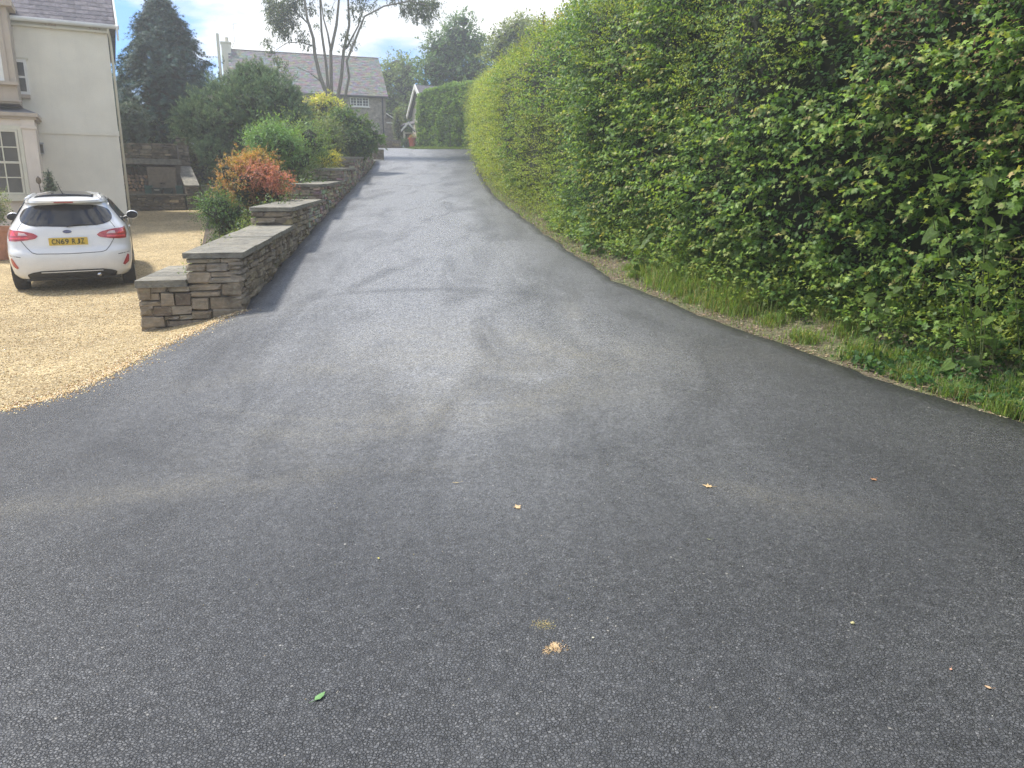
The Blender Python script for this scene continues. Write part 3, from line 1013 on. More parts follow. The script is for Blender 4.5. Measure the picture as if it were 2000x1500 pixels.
HR = np.random.default_rng(3)
def br(cols, k=1.5): return [tuple(v * k for v in c) for c in cols]
C_MAPLE = [(0.085, 0.150, 0.030), (0.070, 0.125, 0.030), (0.11, 0.18, 0.040), (0.055, 0.10, 0.028)]
C_MTIP = [(0.24, 0.30, 0.07), (0.27, 0.30, 0.09), (0.30, 0.24, 0.10), (0.20, 0.28, 0.06)]
C_HAW = [(0.15, 0.20, 0.035), (0.12, 0.17, 0.03), (0.19, 0.235, 0.05), (0.09, 0.14, 0.03)]
C_HTIP = [(0.30, 0.33, 0.08), (0.24, 0.30, 0.06)]
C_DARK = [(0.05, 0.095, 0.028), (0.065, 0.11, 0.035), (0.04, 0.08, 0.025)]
C_GOLD = [(0.24, 0.26, 0.04), (0.19, 0.22, 0.035), (0.13, 0.17, 0.03)]
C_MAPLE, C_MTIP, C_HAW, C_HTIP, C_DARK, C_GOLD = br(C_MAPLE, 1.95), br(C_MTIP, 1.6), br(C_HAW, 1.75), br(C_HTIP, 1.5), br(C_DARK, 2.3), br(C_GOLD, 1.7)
def hedge_sample(y0, y1, dens, tmax=PLEN, tmin=0.0, thr=-0.55, seed=0):
    n = int((y1 - y0) * 1.15 * (tmax - tmin) * dens)
    y = HR.uniform(y0, y1, n); t = HR.uniform(tmin, tmax, n)
    P, Nn = hedge_pt(y, t, 0.0)
    hole = pnoise(P, 1.1, 21.0) + 0.5 * pnoise(P, 2.7, 5.0)
    keep = (hole > thr) | (HR.random(n) < 0.12)
    P, Nn, y, t = P[keep], Nn[keep], y[keep], t[keep]
    P = P - Nn * HR.uniform(0.0, 0.30, (len(P), 1))
    return P, Nn, y, t
parts = []
def zone(P, off): return pnoise(P, 0.42, off)
# near: maple, dark small leaves, gold
P, Nn, y, t = hedge_sample(2.6, 13.5, 74, 7.2, thr=-0.38)
z1 = zone(P, 3.0); z2 = zone(P, 50.0)
haw = (z1 > 0.12) | (y > 11.5) & (z1 > -0.15)
gold = (y < 6.6) & (t < 4.2) & (z2 > -0.05)
mp = ~haw & ~gold
A = sprigs(P[mp], Nn[mp], HR, 9, 0.34, 0.25, (0.055, 0.10), 0.75, tip_cols=C_MTIP, cols=C_MAPLE)
print('maple', len(A[0]))
leaves('maple_foliage', *A, 'maple', M_leaf, hedge)['kind'] = 'stuff'
A = sprigs(np.repeat(P[haw], 2, axis=0), np.repeat(Nn[haw], 2, axis=0), HR, 9, 0.28, 0.35, (0.03, 0.052), 0.3, tip_cols=C_HTIP, cols=C_HAW)
B = sprigs(np.repeat(P[gold], 2, axis=0), np.repeat(Nn[gold], 2, axis=0), HR, 9, 0.26, 0.4, (0.025, 0.045), 0.2, tip_cols=C_HTIP, cols=C_GOLD)
A = tuple(np.concatenate([a, b]) for a, b in zip(A, B))
print('oval', len(A[0]))
leaves('hawthorn_foliage', *A, 'oval', M_leaf, hedge)['kind'] = 'stuff'
# a dark under-layer deeper in, so gaps show shaded leaves and not a wall
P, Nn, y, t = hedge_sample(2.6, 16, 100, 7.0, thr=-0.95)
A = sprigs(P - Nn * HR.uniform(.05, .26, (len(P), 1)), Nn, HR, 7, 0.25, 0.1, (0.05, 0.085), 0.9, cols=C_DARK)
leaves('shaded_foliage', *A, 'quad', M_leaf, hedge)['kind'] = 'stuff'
# middle
P, Nn, y, t = hedge_sample(13.2, 23.5, 55, 7.2, thr=-0.42)
z1 = zone(P, 3.0) + 0.03 * (y - 16)
hw = z1 > 0.0
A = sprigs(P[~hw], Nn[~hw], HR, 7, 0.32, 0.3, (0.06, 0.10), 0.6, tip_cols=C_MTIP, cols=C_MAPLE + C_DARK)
B = sprigs(P[hw], Nn[hw], HR, 10, 0.34, 0.4, (0.04, 0.065), 0.3, tip_cols=C_HTIP, cols=C_HAW)
A = tuple(np.concatenate([a, b]) for a, b in zip(A, B))
print('mid', len(A[0]))
leaves('middle_foliage', *A, 'quad', M_leaf, hedge)['kind'] = 'stuff'
# far
P, Nn, y, t = hedge_sample(23.2, 43.2, 30, 7.2, thr=-0.6)
A = sprigs(P, Nn, HR, 8, 0.4, 0.6, (0.06, 0.10), 0.2, tip_cols=C_HTIP, cols=C_HAW)
print('far', len(A[0]))
leaves('far_foliage', *A, 'quad', M_leaf, hedge)['kind'] = 'stuff'
# far end of the hedge is rounded with leaves too
P, Nn, y, t = hedge_sample(42.2, 43.2, 60, 7.2, thr=-0.6)
# leafy foot: low sprays that close the gap under the hedge
n = 1500
yf = HR.uniform(3.2, 16, n)
xf = np.interp(yf, _hy, _hx) - HR.uniform(-.25, .45, n) * np.interp(yf, [3, 12, 16], [1, 1, .5])
Pf = np.stack([xf, yf, H(xf, yf) + HR.uniform(0, .55, n) * HR.random(n)], 1)
A = sprigs(Pf, np.tile([-.6, -.35, .5], (n, 1)), HR, 8, .32, .5, (.05, .085), .5, tip_cols=C_HTIP, cols=C_MAPLE)
leaves('foot_foliage', *A, 'maple', M_leaf, hedge)['kind'] = 'stuff'
n = 1500
yf = HR.uniform(3.2, 24, n)
xf = np.interp(yf, _hy, _hx) - HR.uniform(-.25, .35, n) * np.interp(yf, [3, 12, 16], [1, 1, .5])
Pf = np.stack([xf, yf, H(xf, yf) + HR.uniform(0, .7, n) * HR.random(n)], 1)
A = sprigs(Pf, np.tile([-.6, -.35, .5], (n, 1)), HR, 8, .3, .5, (.03, .06), .4, tip_cols=C_HTIP, cols=C_HAW)
leaves('foot_foliage', *A, 'oval', M_leaf, hedge)['kind'] = 'stuff'
# upright whippy shoots out of the top
P, Nn, y, t = hedge_sample(9, 42, 2.2, 6.4, 4.0, thr=-2)
mbt = MB(); LP = []
for i in range(0, len(P)):
    L = HR.uniform(0.2, 0.6)
    lean = Vector((HR.normal(-.1, .22), HR.normal(0, .2), 1)).normalized()
    p = Vector(P[i]); mbt.tint = (0.12, 0.09, 0.05)
    mbt.tube([p, p + lean * L * .5, p + lean * L + Vector((HR.normal(0, .05), 0, 0))], [0.007, 0.005, 0.002], 4, False)
    for k in range(9):
        LP.append(p + lean * L * (0.15 + 0.095 * k))
mbt.build('whippy_shoots', M_bark, hedge)['kind'] = 'stuff'
LP = np.array([list(p) for p in LP]); n = len(LP)
leaves('shoot_leaves', LP, HR.normal(0, 1, (n, 3)) + np.array([0, 0, .4]), HR.normal(0, .5, (n, 3)) + np.array([0, 0, 1]), HR.uniform(.05, .085, n), pick_tints(n, C_HTIP + C_HAW, HR), 'oval', M_leaf, hedge)['kind'] = 'stuff'
# woody stems seen in the gaps
mbt = MB()
P, Nn, y, t = hedge_sample(3, 14, .35, 1.6, thr=-2)
for i in range(len(P)):
    p = Vector(P[i]) - Vector(Nn[i]) * 0.15
    b = Vector((p.x + HR.normal(.1, .2), p.y + HR.normal(0, .35), float(H(p.x, p.y)) - .05))
    q = p + Vector(Nn[i]) * HR.uniform(0.1, 0.35) + Vector((0, HR.normal(0, .25), HR.uniform(.2, .7)))
    mbt.tint = (0.15, 0.11, 0.075)
    mbt.tube([b, (b + p) / 2 + Vector((HR.normal(0, .05), HR.normal(0, .05), 0)), p, q], [0.016, 0.012, 0.008, 0.003], 5, False)
mbt.build('woody_stems', M_bark, hedge)['kind'] = 'stuff'

# fine twigs that carry the outer leaves, and a browned patch near the camera
P, Nn, y, t = hedge_sample(3, 13, 7, 6.0, thr=-2)
mbt = MB()
for i in range(len(P)):
    p = Vector(P[i]) - Vector(Nn[i]) * .12; n_ = Vector(Nn[i])
    d_ = (n_ + Vector((HR.normal(0, .5), HR.normal(0, .7), HR.uniform(-.2, .9)))).normalized() * HR.uniform(.15, .42)
    k = HR.uniform(.7, 1.3); mbt.tint = (.24 * k, .17 * k, .105 * k)
    mbt.tube([p, p + d_ * .5 + Vector((0, 0, .02)), p + d_], [.0045, .0035, .0015], 4, False)
mbt.build('twigs', M_bark, hedge)['kind'] = 'stuff'
P, Nn, y, t = hedge_sample(5.8, 8.0, 75, 3.6, 1.9, thr=-2)
keep = zone(P, 31.0) > -0.05
A = sprigs(P[keep] + Nn[keep] * .03, Nn[keep], HR, 8, .26, .1, (.018, .035), .9, cols=[(0.20, 0.115, 0.06), (0.28, 0.18, 0.09), (0.15, 0.09, 0.05)])
leaves('dead_leaves', *A, 'oval', M_attr, hedge)['kind'] = 'stuff'
# leaves near enough to pick apart: objects that share mesh data
def leaf_protos(shape, cols, name, k):
    out = []
    V0, F0 = SH[shape]
    rr = random.Random(k)
    for c in cols:
        mb = MB(); mb.tint = c
        mb.add([(x + rr.uniform(-.03, .03), y_, z + rr.uniform(-.03, .03)) for x, y_, z in V0], F0)
        out.append(mb.mesh(name, M_leaf))
    return out
def single_leaves(parent, protos, P, D, Nn, S, rr):
    for i in range(len(P)):
        d = Vector(D[i]).normalized(); x = d.cross(Vector(Nn[i])).normalized(); nn = x.cross(d)
        o = bpy.data.objects.new('leaf', rr.choice(protos))
        COL.objects.link(o); o.parent = parent
        o.matrix_world = Matrix.Translation(Vector(P[i])) @ Matrix(((x.x, d.x, nn.x), (x.y, d.y, nn.y), (x.z, d.z, nn.z))).to_4x4() @ Matrix.Diagonal((S[i], S[i], S[i], 1))
P, Nn, y, t = hedge_sample(4.3, 8.5, 1.25, 4.6, 0.8, thr=-.2)
A = sprigs(P + Nn * 0.1, Nn, HR, 8, 0.34, 0.2, (0.075, 0.12), 0.7, cols=C_MAPLE)
single_leaves(hedge, leaf_protos('maple', C_MAPLE + C_MTIP[:2] + [(0.15, 0.22, 0.05)], 'leaf', 1), A[0][:290], A[1][:290], A[2][:290], A[3][:290], random.Random(2))

# bindweed / dock with big leaves low in the hedge
def big_leaf_plant(label, cx, cy, n, size, cols, hgt, rad, seed, shape='heart', name='climbing_plant', cat='plant', mats=None):
    rr = np.random.default_rng(seed)
    z0 = float(H(cx, cy))
    pl = thing(name, label, cat, (cx, cy, z0))
    mb = MB(); mb.tint = (0.10, 0.12, 0.04)
    Pp, Dd, Nv = [], [], []
    for s in range(max(3, n // 9)):
        a = rr.uniform(0, 6.28)
        b0 = Vector((rr.normal(0, rad * .3), rr.normal(0, rad * .3), -0.03))
        tip = Vector((rr.normal(-.1, rad * .7), rr.normal(0, rad * .7), hgt * rr.uniform(.6, 1)))
        mid = (b0 + tip) / 2 + Vector((rr.normal(0, .05), rr.normal(0, .05), hgt * .12))
        mb.tube([b0, mid, tip], [0.006, 0.005, 0.003], 5, False)
        m = n // max(3, n // 9)
        for k in range(m):
            q = k / m
            p = (b0 * (1 - q) ** 2 + mid * 2 * q * (1 - q) + tip * q * q) if True else None
            Pp.append(list(p)); Dd.append([rr.normal(-.35, .6), rr.normal(-.35, .6), rr.uniform(-.75, .1)]); Nv.append([rr.normal(-.35, .3), rr.normal(-.45, .3), 1])
    mb.build('stem', M_bark, pl)
    S = rr.uniform(size * .6, size * 1.15, len(Pp))
    protos = leaf_protos(shape, cols, 'leaf', seed)
    r2 = random.Random(seed)
    for i in range(len(Pp)):
        d = Vector(Dd[i]).normalized(); x = d.cross(Vector(Nv[i])).normalized(); nn = x.cross(d)
        o = bpy.data.objects.new('leaf', r2.choice(protos))
        COL.objects.link(o); o.parent = pl
        o.matrix_local = Matrix.Translation(Vector(Pp[i])) @ Matrix(((x.x, d.x, nn.x), (x.y, d.y, nn.y), (x.z, d.z, nn.z))).to_4x4() @ Matrix.Diagonal((S[i],) * 3 + (1,))
    return pl
C_BIG = [(0.09, 0.15, 0.03), (0.11, 0.18, 0.035), (0.13, 0.21, 0.045), (0.075, 0.125, 0.03)]
def hx(y, o=0.3): return hedge_base(y) - o
big_leaf_plant('broad leaved climber low in the hedge at the right edge of the photo', hx(6.3, .55), 6.3, 70, 0.13, C_BIG, 1.9, 0.40, 31)
big_leaf_plant('large leaved green weed under the hedge above the ivy patch', hx(7.3, .6), 7.3, 54, 0.11, C_BIG, 1.0, 0.4, 32)
big_leaf_plant('clump of broad pale leaves at hedge foot before the litter patch', hx(12.6, .55), 12.6, 40, 0.15, [(0.10, 0.19, 0.05), (0.13, 0.23, 0.06)], 0.75, 0.32, 33)
big_leaf_plant('dark broad leaved weed in the hollow below the hedge', hx(10.8, .5), 10.8, 26, 0.15, C_BIG, 0.7, 0.45, 34)
def carpet(label, pts, n, size, cols, shape, seed, name='ivy', cat='ivy', spread=0.4, h=0.12):
    rr = np.random.default_rng(seed)
    c = np.array(pts)[rr.integers(0, len(pts), n)]
    x = c[:, 0] + rr.normal(0, spread, n); y = c[:, 1] + rr.normal(0, spread, n)
    x = np.maximum(x, XR(y) + 0.12)
    z = H(x, y) + rr.uniform(0.02, h, n)
    o = leaves(name, np.stack([x, y, z], 1), rr.normal(0, 1, (n, 3)) + np.array([-.3, -.3, -.1]), rr.normal(0, .35, (n, 3)) + np.array([-.2, -.3, 1]), rr.uniform(size * .6, size * 1.2, n), pick_tints(n, cols, rr), shape, M_leaf)
    return tag(o, label, cat, kind='stuff')
carpet('patch of ground ivy spreading over the verge by the near hedge foot', [(hx(6.2, .7), 6.2), (hx(5.6, .7), 5.6), (hx(6.9, .7), 6.9)], 1500, 0.055, [(0.06, 0.13, 0.04), (0.08, 0.17, 0.05)], 'heart', 41, spread=.26)

# grass on the verge
def grass(name, label, P, Hh, rr, cols, wd=0.004, lean=0.5):
    n = len(P)
    a = rr.uniform(0, 6.283, n)
    d = np.stack([np.cos(a), np.sin(a), np.zeros(n)], 1)
    s = np.stack([-np.sin(a), np.cos(a), np.zeros(n)], 1)
    ln = rr.uniform(0.1, 1.0, n)[:, None] * lean
    Hh = Hh[:, None]
    w = (wd * rr.uniform(.7, 1.4, n))[:, None]
    up = np.array([0, 0, 1.0])
    b0, b1 = P - s * w, P + s * w
    m = P + up * Hh * 0.6 + d * Hh * ln * 0.35
    m0, m1 = m - s * w * .8, m + s * w * .8
    tp = P + up * Hh * (1 - 0.35 * ln) + d * Hh * ln
    V = np.stack([b0, b1, m1, m0, tp], 1).reshape(-1, 3)
    off = np.arange(n) * 5
    flat = (off[:, None] + np.array([0, 1, 2, 3, 3, 2, 4])[None]).ravel()
    me = np_mesh(name, V, flat, np.tile([4, 3], n), M_leaf, np.repeat(pick_tints(n, cols, rr), 5, axis=0))
    return tag(link_mesh(name, me), label, 'grass', kind='stuff')
C_GRASS = [(0.20, 0.32, 0.08), (0.14, 0.26, 0.055), (0.26, 0.36, 0.11), (0.21, 0.32, 0.08), (0.34, .31, .15)]
gr = np.random.default_rng(9)
def tufts(cs, per, spread, hgt):
    Pp, Hh = [], []
    for (x, y, k) in cs:
        n = int(per * k)
        xx = x + gr.normal(0, spread * k, n); yy_ = y + gr.normal(0, spread * k, n)
        xx = np.maximum(xx, XR(yy_) + 0.06 + gr.uniform(0, .08, n))
        Pp.append(np.stack([xx, yy_, H(xx, yy_)], 1)); Hh.append(gr.uniform(.35, 1.1, n) * hgt * k)
    return np.vstack(Pp), np.concatenate(Hh)
cs = []
for (px, py, k) in ((1330, 545, 1.2), (1370, 530, 1.3), (1280, 540, .8), (1400, 560, 1.1), (1440, 575, 1.1), (1240, 530, .6), (1510, 622, .8), (1570, 655, .8), (1500, 590, 1.0), (1680, 690, 1), (1660, 640, 1), (1620, 610, .9), (1310, 520, 1.4), (1340, 560, 1.2), (1390, 545, 1.4), (1420, 590, 1.2), (1460, 600, 1.2), (1260, 520, 1), (1740, 700, .9), (1780, 730, .9), (1560, 600, .9), (1870, 765, .9), (1960, 800, .9), (1980, 770, 1), (1350, 580, .6), (1820, 700, .7), (1090, 440, .6), (1230, 515, .6)):
    p = hit(px, py + 12, lambda x, y: H(x, y))
    cs.append((p.x, p.y, k))
for (px, py, k) in ((1350, 540, 1.9), (1385, 560, 1.7), (1420, 575, 1.6), (1300, 545, 1.4), (1460, 590, 1.5)):
    p = hit(px, py + 12, lambda x, y: H(x, y)); cs.append((p.x, p.y, k))
P, Hh = tufts(cs, 560, 0.10, 0.20)
grass('grass_tufts', 'tufts of grass growing on the verge between drive and hedge', P, Hh, gr, C_GRASS, .003, 1.1)
yv = gr.uniform(3.5, 44, 9000); xv = XR(yv) + gr.uniform(0.02, 1.0, 9000) * np.interp(yv, [3, 10, 14, 44], [1.2, 1.2, .5, .35])
grass('verge_grass', 'thin short grass and weeds scattered along the hedge verge', np.stack([xv, yv, H(xv, yv)], 1), gr.uniform(.03, .09, 9000), gr, C_GRASS, 0.004, 1.0)
xl = gr.uniform(-6.2, 0.5, 9000); yl = gr.uniform(44.6, 49.5, 9000)
xl = np.maximum(xl, interp([(44.5, -5.4), (50, -6.8)], yl))
grass('lawn_grass', 'mown grass in front of the clipped hedge at the drive top', np.stack([xl, yl, RZ(yl) + .03], 1), gr.uniform(.05, .12, 9000), gr, [(0.13, 0.20, 0.04), (0.17, 0.24, 0.06)], 0.012)

# litter on the verge: small stones, chips and dead leaves
n = 2600
yv = gr.uniform(4, 16, n); xv = XR(yv) + np.abs(gr.normal(0, .35, n)) + .02
leaves('leaf_litter', np.stack([xv, yv, H(xv, yv) + .012], 1), gr.normal(0, 1, (n, 3)) * np.array([1, 1, .15]), gr.normal(0, .25, (n, 3)) + np.array([0, 0, 1]), gr.uniform(.015, .045, n), pick_tints(n, [(0.30, 0.22, 0.13), (0.18, 0.12, 0.07), (0.42, 0.34, 0.22), (0.24, 0.2, 0.14)], gr), 'oval', M_attr)
tag(bpy.data.objects['leaf_litter'], 'dead leaves and twigs littering the verge below the hedge', 'litter', kind='stuff')

# ------------------------------------------------------------------ shrubs and trees
def clump_leaves(clumps, n, rr, size, cols, per=6, length=0.2, up=0.3, droop=0.3, tip_cols=None, flat=1.0, shell=0.55, var=0.2):
    """sprigs on the outer parts of ellipsoidal clumps; clumps = (x,y,z,rx,ry,rz)"""
    C = np.array(clumps, float)
    cols = [tuple(v * 1.4 for v in c) for c in cols]
    vol = (C[:, 3] * C[:, 5]) ; vol = vol / vol.sum()
    m = n // per
    idx = rr.choice(len(C), m, p=vol)
    d = unit(rr.normal(0, 1, (m, 3)))
    rad = shell + (1 - shell) * rr.random(m) ** 0.6
    P = C[idx, :3] + d * C[idx, 3:6] * rad[:, None]
    b = pnoise(P, 2.2 / max(0.3, float(C[:, 3].mean())), 4.0)
    P = P + d * (b * 0.28 * C[idx, 3])[:, None]
    o_ = rr.random(m) < .10
    P[o_] += (d * np.array([1, 1, 1.3]))[o_] * (C[idx, 3] * rr.uniform(.1, .5, m))[o_, None]
    ln = unit(d / C[idx, 3:6])
    return sprigs(P, ln, rr, per, length, up, size, droop, tip_cols=tip_cols, cols=cols, var=var)

def mound(cx, cy, z0, w, h, d=None, n=16, rr=None, rmin=.22, rmax=.4):
    """clumps packed in a dome of half-width w and height h"""
    d = d or w
    out = []
    for i in range(n):
        a = rr.uniform(0, 6.283); q = math.sqrt(rr.random()) * 0.78
        zz = rr.uniform(0.25, 0.85) * math.sqrt(max(0.05, 1 - q * q * .8))
        r_ = rr.uniform(rmin, rmax)
        out.append((cx + math.cos(a) * q * w, cy + math.sin(a) * q * d, z0 + zz * h, r_ * w, r_ * d, r_ * h * .8))
    out.append((cx, cy, z0 + h * .45, w * .62, d * .62, h * .45))
    return out

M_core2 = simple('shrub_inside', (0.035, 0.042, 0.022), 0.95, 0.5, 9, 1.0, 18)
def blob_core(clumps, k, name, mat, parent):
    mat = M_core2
    """dark solid body inside a dense shrub"""
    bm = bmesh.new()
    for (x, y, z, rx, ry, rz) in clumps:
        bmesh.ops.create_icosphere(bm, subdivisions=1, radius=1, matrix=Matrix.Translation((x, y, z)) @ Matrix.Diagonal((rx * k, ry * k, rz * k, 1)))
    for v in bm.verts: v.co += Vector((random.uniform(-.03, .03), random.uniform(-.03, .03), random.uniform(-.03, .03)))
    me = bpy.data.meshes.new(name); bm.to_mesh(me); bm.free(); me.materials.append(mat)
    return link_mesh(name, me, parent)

def shrub(name, label, cat, px, pyb, Y, wpx, hpx, n, size, cols, seed, shape='oval', mat=None, tips=None, depth=None, core=0.7, nclump=16, per=6, length=.2, up=.3, droop=.3, z0=None, group=None, stems=5, rmin=.22, rmax=.4, core_mat=None):
    rr = np.random.default_rng(seed)
    b = W(px, pyb, Y)
    w = wpx / 1480 * Y / 2; h = hpx / 1480 * Y
    zb = b.z if z0 is None else z0
    root = thing(name, label, cat, (b.x, Y, zb), group=group)
    cl = mound(0, 0, 0, w, h, depth or w, nclump, rr, rmin, rmax)
    A = clump_leaves(cl, n, rr, size, cols, per, length, up, droop, tips)
    leaves('foliage', *A, shape, mat or M_leaf, root)
    if core: blob_core(cl, core, 'dark_plant_core', core_mat or M_core, root)
    mb = MB(); mb.tint = (0.12, 0.09, 0.06)
    for i in range(stems):
        a = rr.uniform(0, 6.28)
        mb.tube([(math.cos(a) * .06, math.sin(a) * .06, -0.5), (math.cos(a) * .15 * w, math.sin(a) * .15 * w, h * .3), (math.cos(a) * .5 * w, math.sin(a) * .5 * w, h * .7)], [0.03, 0.02, 0.01], 5)
    mb.build('stem', M_bark, root)
    return root

def leafset(root, clumps, n, rr, size, cols, shape, mat=None, name='crown', **kw):
    return leaves(name, *clump_leaves(clumps, n, rr, size, cols, **kw), shape, mat or M_leaf, root)

# orange and red shrub above the second coping
sh = shrub('orange_shrub', 'orange and coral red leaved shrub behind the stepped wall', 'shrub', 495, 432, 16.0, 150, 128, 15000, (0.035, 0.06), [(0.32, 0.16, 0.055), (0.30, 0.19, 0.06), (0.24, 0.19, 0.06), (0.18, 0.17, 0.06)], 21, tips=[(0.50, 0.22, 0.12), (0.46, 0.28, 0.10)], nclump=20, length=.16, up=.5, droop=.2)
rr = np.random.default_rng(211)
c0 = sh.location
def lw(px, py, Y, rx, rz, o): p = W(px, py, Y) - o; return (p.x, p.y, p.z, rx, rx, rz)
leafset(sh, [lw(520, 345, 15.6, .42, .17, c0), lw(545, 358, 15.6, .3, .14, c0), lw(500, 335, 15.7, .3, .16, c0)], 3500, rr, (.035, .06), [(0.36, 0.15, 0.105), (0.38, 0.19, 0.13), (0.32, 0.13, 0.09)], 'oval', name='red_foliage', length=.14)
leafset(sh, [lw(490, 322, 15.9, .27, .17, c0), lw(505, 318, 16, .2, .14, c0)], 2200, rr, (.035, .055), [(0.44, 0.33, 0.09), (0.40, 0.27, 0.08)], 'oval', name='yellow_foliage', length=.14)

shrub('green_shrub', 'large loose mid green shrub behind the orange one', 'shrub', 575, 352, 21.5, 150, 108, 15000, (0.05, 0.085), [(0.12, 0.20, 0.065), (0.16, 0.25, 0.08), (0.09, 0.16, 0.055)], 22, tips=[(0.26, 0.34, 0.12)], nclump=20, up=.8, length=.32, core=.55)
shrub('feathery_shrub', 'bright green feathery shrub beside the dark pine', 'shrub', 540, 330, 20.0, 90, 80, 6000, (0.09, 0.16), [(0.11, 0.21, 0.07), (0.15, 0.26, 0.09)], 23, shape='long', nclump=12, up=.9, length=.35, core=.5)
shrub('low_shrub', 'low dark green shrub spilling onto the gravel below the orange shrub', 'shrub', 437, 458, 15.0, 90, 75, 6500, (0.03, 0.055), [(0.075, 0.14, 0.045), (0.10, 0.18, 0.06), (0.05, 0.10, 0.035)], 24, nclump=12, length=.26, up=.5)
shrub('yellow_shrub', 'small golden yellow plant on top of the wall step', 'shrub', 645, 327, 24.5, 42, 24, 2200, (0.04, 0.07), [(0.50, 0.46, 0.05), (0.42, 0.42, 0.06)], 25, nclump=7, core=.5)
shrub('gold_shrub', 'golden yellow flowering bush in front of the cottage', 'shrub', 632, 262, 33, 78, 76, 9000, (0.08, 0.13), [(0.48, 0.46, 0.12), (0.38, 0.40, 0.09), (0.25, 0.30, 0.06)], 26, nclump=14)
sh = shrub('rhododendron', 'dark green leafy rhododendron leaning over the upper wall', 'shrub', 672, 290, 30.5, 128, 82, 11000, (0.10, 0.17), [(0.075, 0.14, 0.045), (0.10, 0.18, 0.055), (0.055, 0.11, 0.04)], 27, shape='oval', tips=[(0.16, 0.22, 0.07)], nclump=16, z0=float(TZ(30.5)) + .1)
shrub('grassy_shrub', 'twiggy pale green shrub with upright stems behind the wall', 'shrub', 628, 318, 26, 70, 70, 5500, (0.10, 0.18), [(0.14, 0.19, 0.07), (0.19, 0.22, 0.10), (0.10, 0.15, 0.06)], 28, shape='long', nclump=10, up=1.0, length=.4, core=.4)
# creeping plant over the first coping
rr = np.random.default_rng(77)
n = 5200
yv = rr.uniform(9.6, 13.6, n); q = rr.random(n)
xv = XB(yv) + .05 + (XW(yv) - .5 - XB(yv)) * q
zz = BZ(xv, yv) + rr.uniform(0.0, .16, n) * (0.5 + .8 * np.sin(yv * 3.1) ** 2)
A = sprigs(np.stack([xv, yv, zz], 1)[:1300], np.tile([0, 0, 1.0], (1300, 1)), rr, 6, .14, .5, (.02, .04), .2, tip_cols=[(0.34, 0.42, 0.08)], cols=[(0.20, 0.30, 0.06), (0.14, 0.22, 0.05), (0.11, 0.17, 0.06)])
tag(leaves('ground_cover', *A, 'oval', M_leaf), 'yellow green creeping plants spilling along the low wall top', 'plants', kind='stuff')
A = (rr.uniform(14, 39, 2500), rr.random(2500))
xv = XB(A[0]) + .2 + (XW(A[0]) - .5 - XB(A[0])) * A[1]
B = sprigs(np.stack([xv, A[0], BZ(xv, A[0]) + .05], 1), np.tile([0, 0, 1.0], (2500, 1)), rr, 6, .35, .6, (.05, .10), .3, cols=[(0.09, 0.15, 0.05), (0.06, 0.11, 0.04), (0.12, 0.18, 0.06)])
tag(leaves('undergrowth', *B, 'quad', M_leaf), 'mixed low green undergrowth filling the raised bed', 'plants', kind='stuff')

# dark blue-green cypress
def conifer(label, px, pyb, Y, hpx, wpx, seed, cols, n=16000):
    rr = np.random.default_rng(seed)
    b = W(px, pyb, Y); h = hpx / 1480 * Y; w = wpx / 1480 * Y / 2
    root = thing('conifer_tree', label, 'tree', (b.x, Y, b.z))
    m = n // 6
    q = rr.random(m) ** 0.75
    a = rr.uniform(0, 6.283, m)
    prof = np.interp(q, [0, .1, .3, .55, .75, .88, 1], [.62, .88, .92, .74, .46, .26, .02]) * w
    prof = prof * (1 + .22 * np.sin(a * 3 + q * 9) + .16 * np.sin(a * 5 - q * 23) + rr.normal(0, .12, m))
    rad = prof * (0.55 + .5 * rr.random(m) ** .5)
    P = np.stack([np.cos(a) * rad, np.sin(a) * rad, q * h + rr.normal(0, .06, m)], 1)
    nn = np.stack([np.cos(a), np.sin(a), np.full(m, -.05)], 1)
    A = sprigs(P, nn, rr, 6, .36, -.1, (.14, .25), .7, cols=cols, var=.25, outw=1.2)
    leaves('crown', *A, 'spray', M_needle, root)
    cl = [(0, 0, h * (.06 + .88 * k / 11), *(2 * [np.interp(k / 11, [0, .3, .75, 1], [.6, .66, .24, .02]) * w]), h * .07) for k in range(12)]
    blob_core(cl, 1.0, 'dark_core', M_core, root)
    mb = MB(); mb.tint = (.10, .07, .05); mb.tube([(0, 0, -.8), (0, 0, h * .5), (0, 0, h * .97)], [.18, .12, .02], 8)
    for k in range(14):
        z = h * (.45 + .038 * k); aa = k * 2.4; L = w * np.interp(z / h, [0, .3, .75, 1], [1, 1, .55, .12])
        mb.tube([(0, 0, z), (math.cos(aa) * L * .6, math.sin(aa) * L * .6, z + .05), (math.cos(aa) * L, math.sin(aa) * L, z + .15)], [.04, .025, .008], 5)
    mb.build('trunk', M_bark, root)
    return root
conifer('tall dark bluish conifer between the cream house and the pine', 336, 272, 31, 238, 160, 61, [(0.045, 0.095, 0.075), (0.06, 0.12, 0.09), (0.036, 0.078, 0.062)], 22000)
# second grey-green bush left of it
shrub('grey_shrub', 'grey green bush tight against the corner of the cream house', 'shrub', 262, 330, 28, 70, 130, 7000, (0.10, 0.17), [(0.09, 0.13, 0.09), (0.12, 0.16, 0.11), (0.06, 0.09, 0.06)], 62, shape='spray', mat=M_needle, nclump=14)

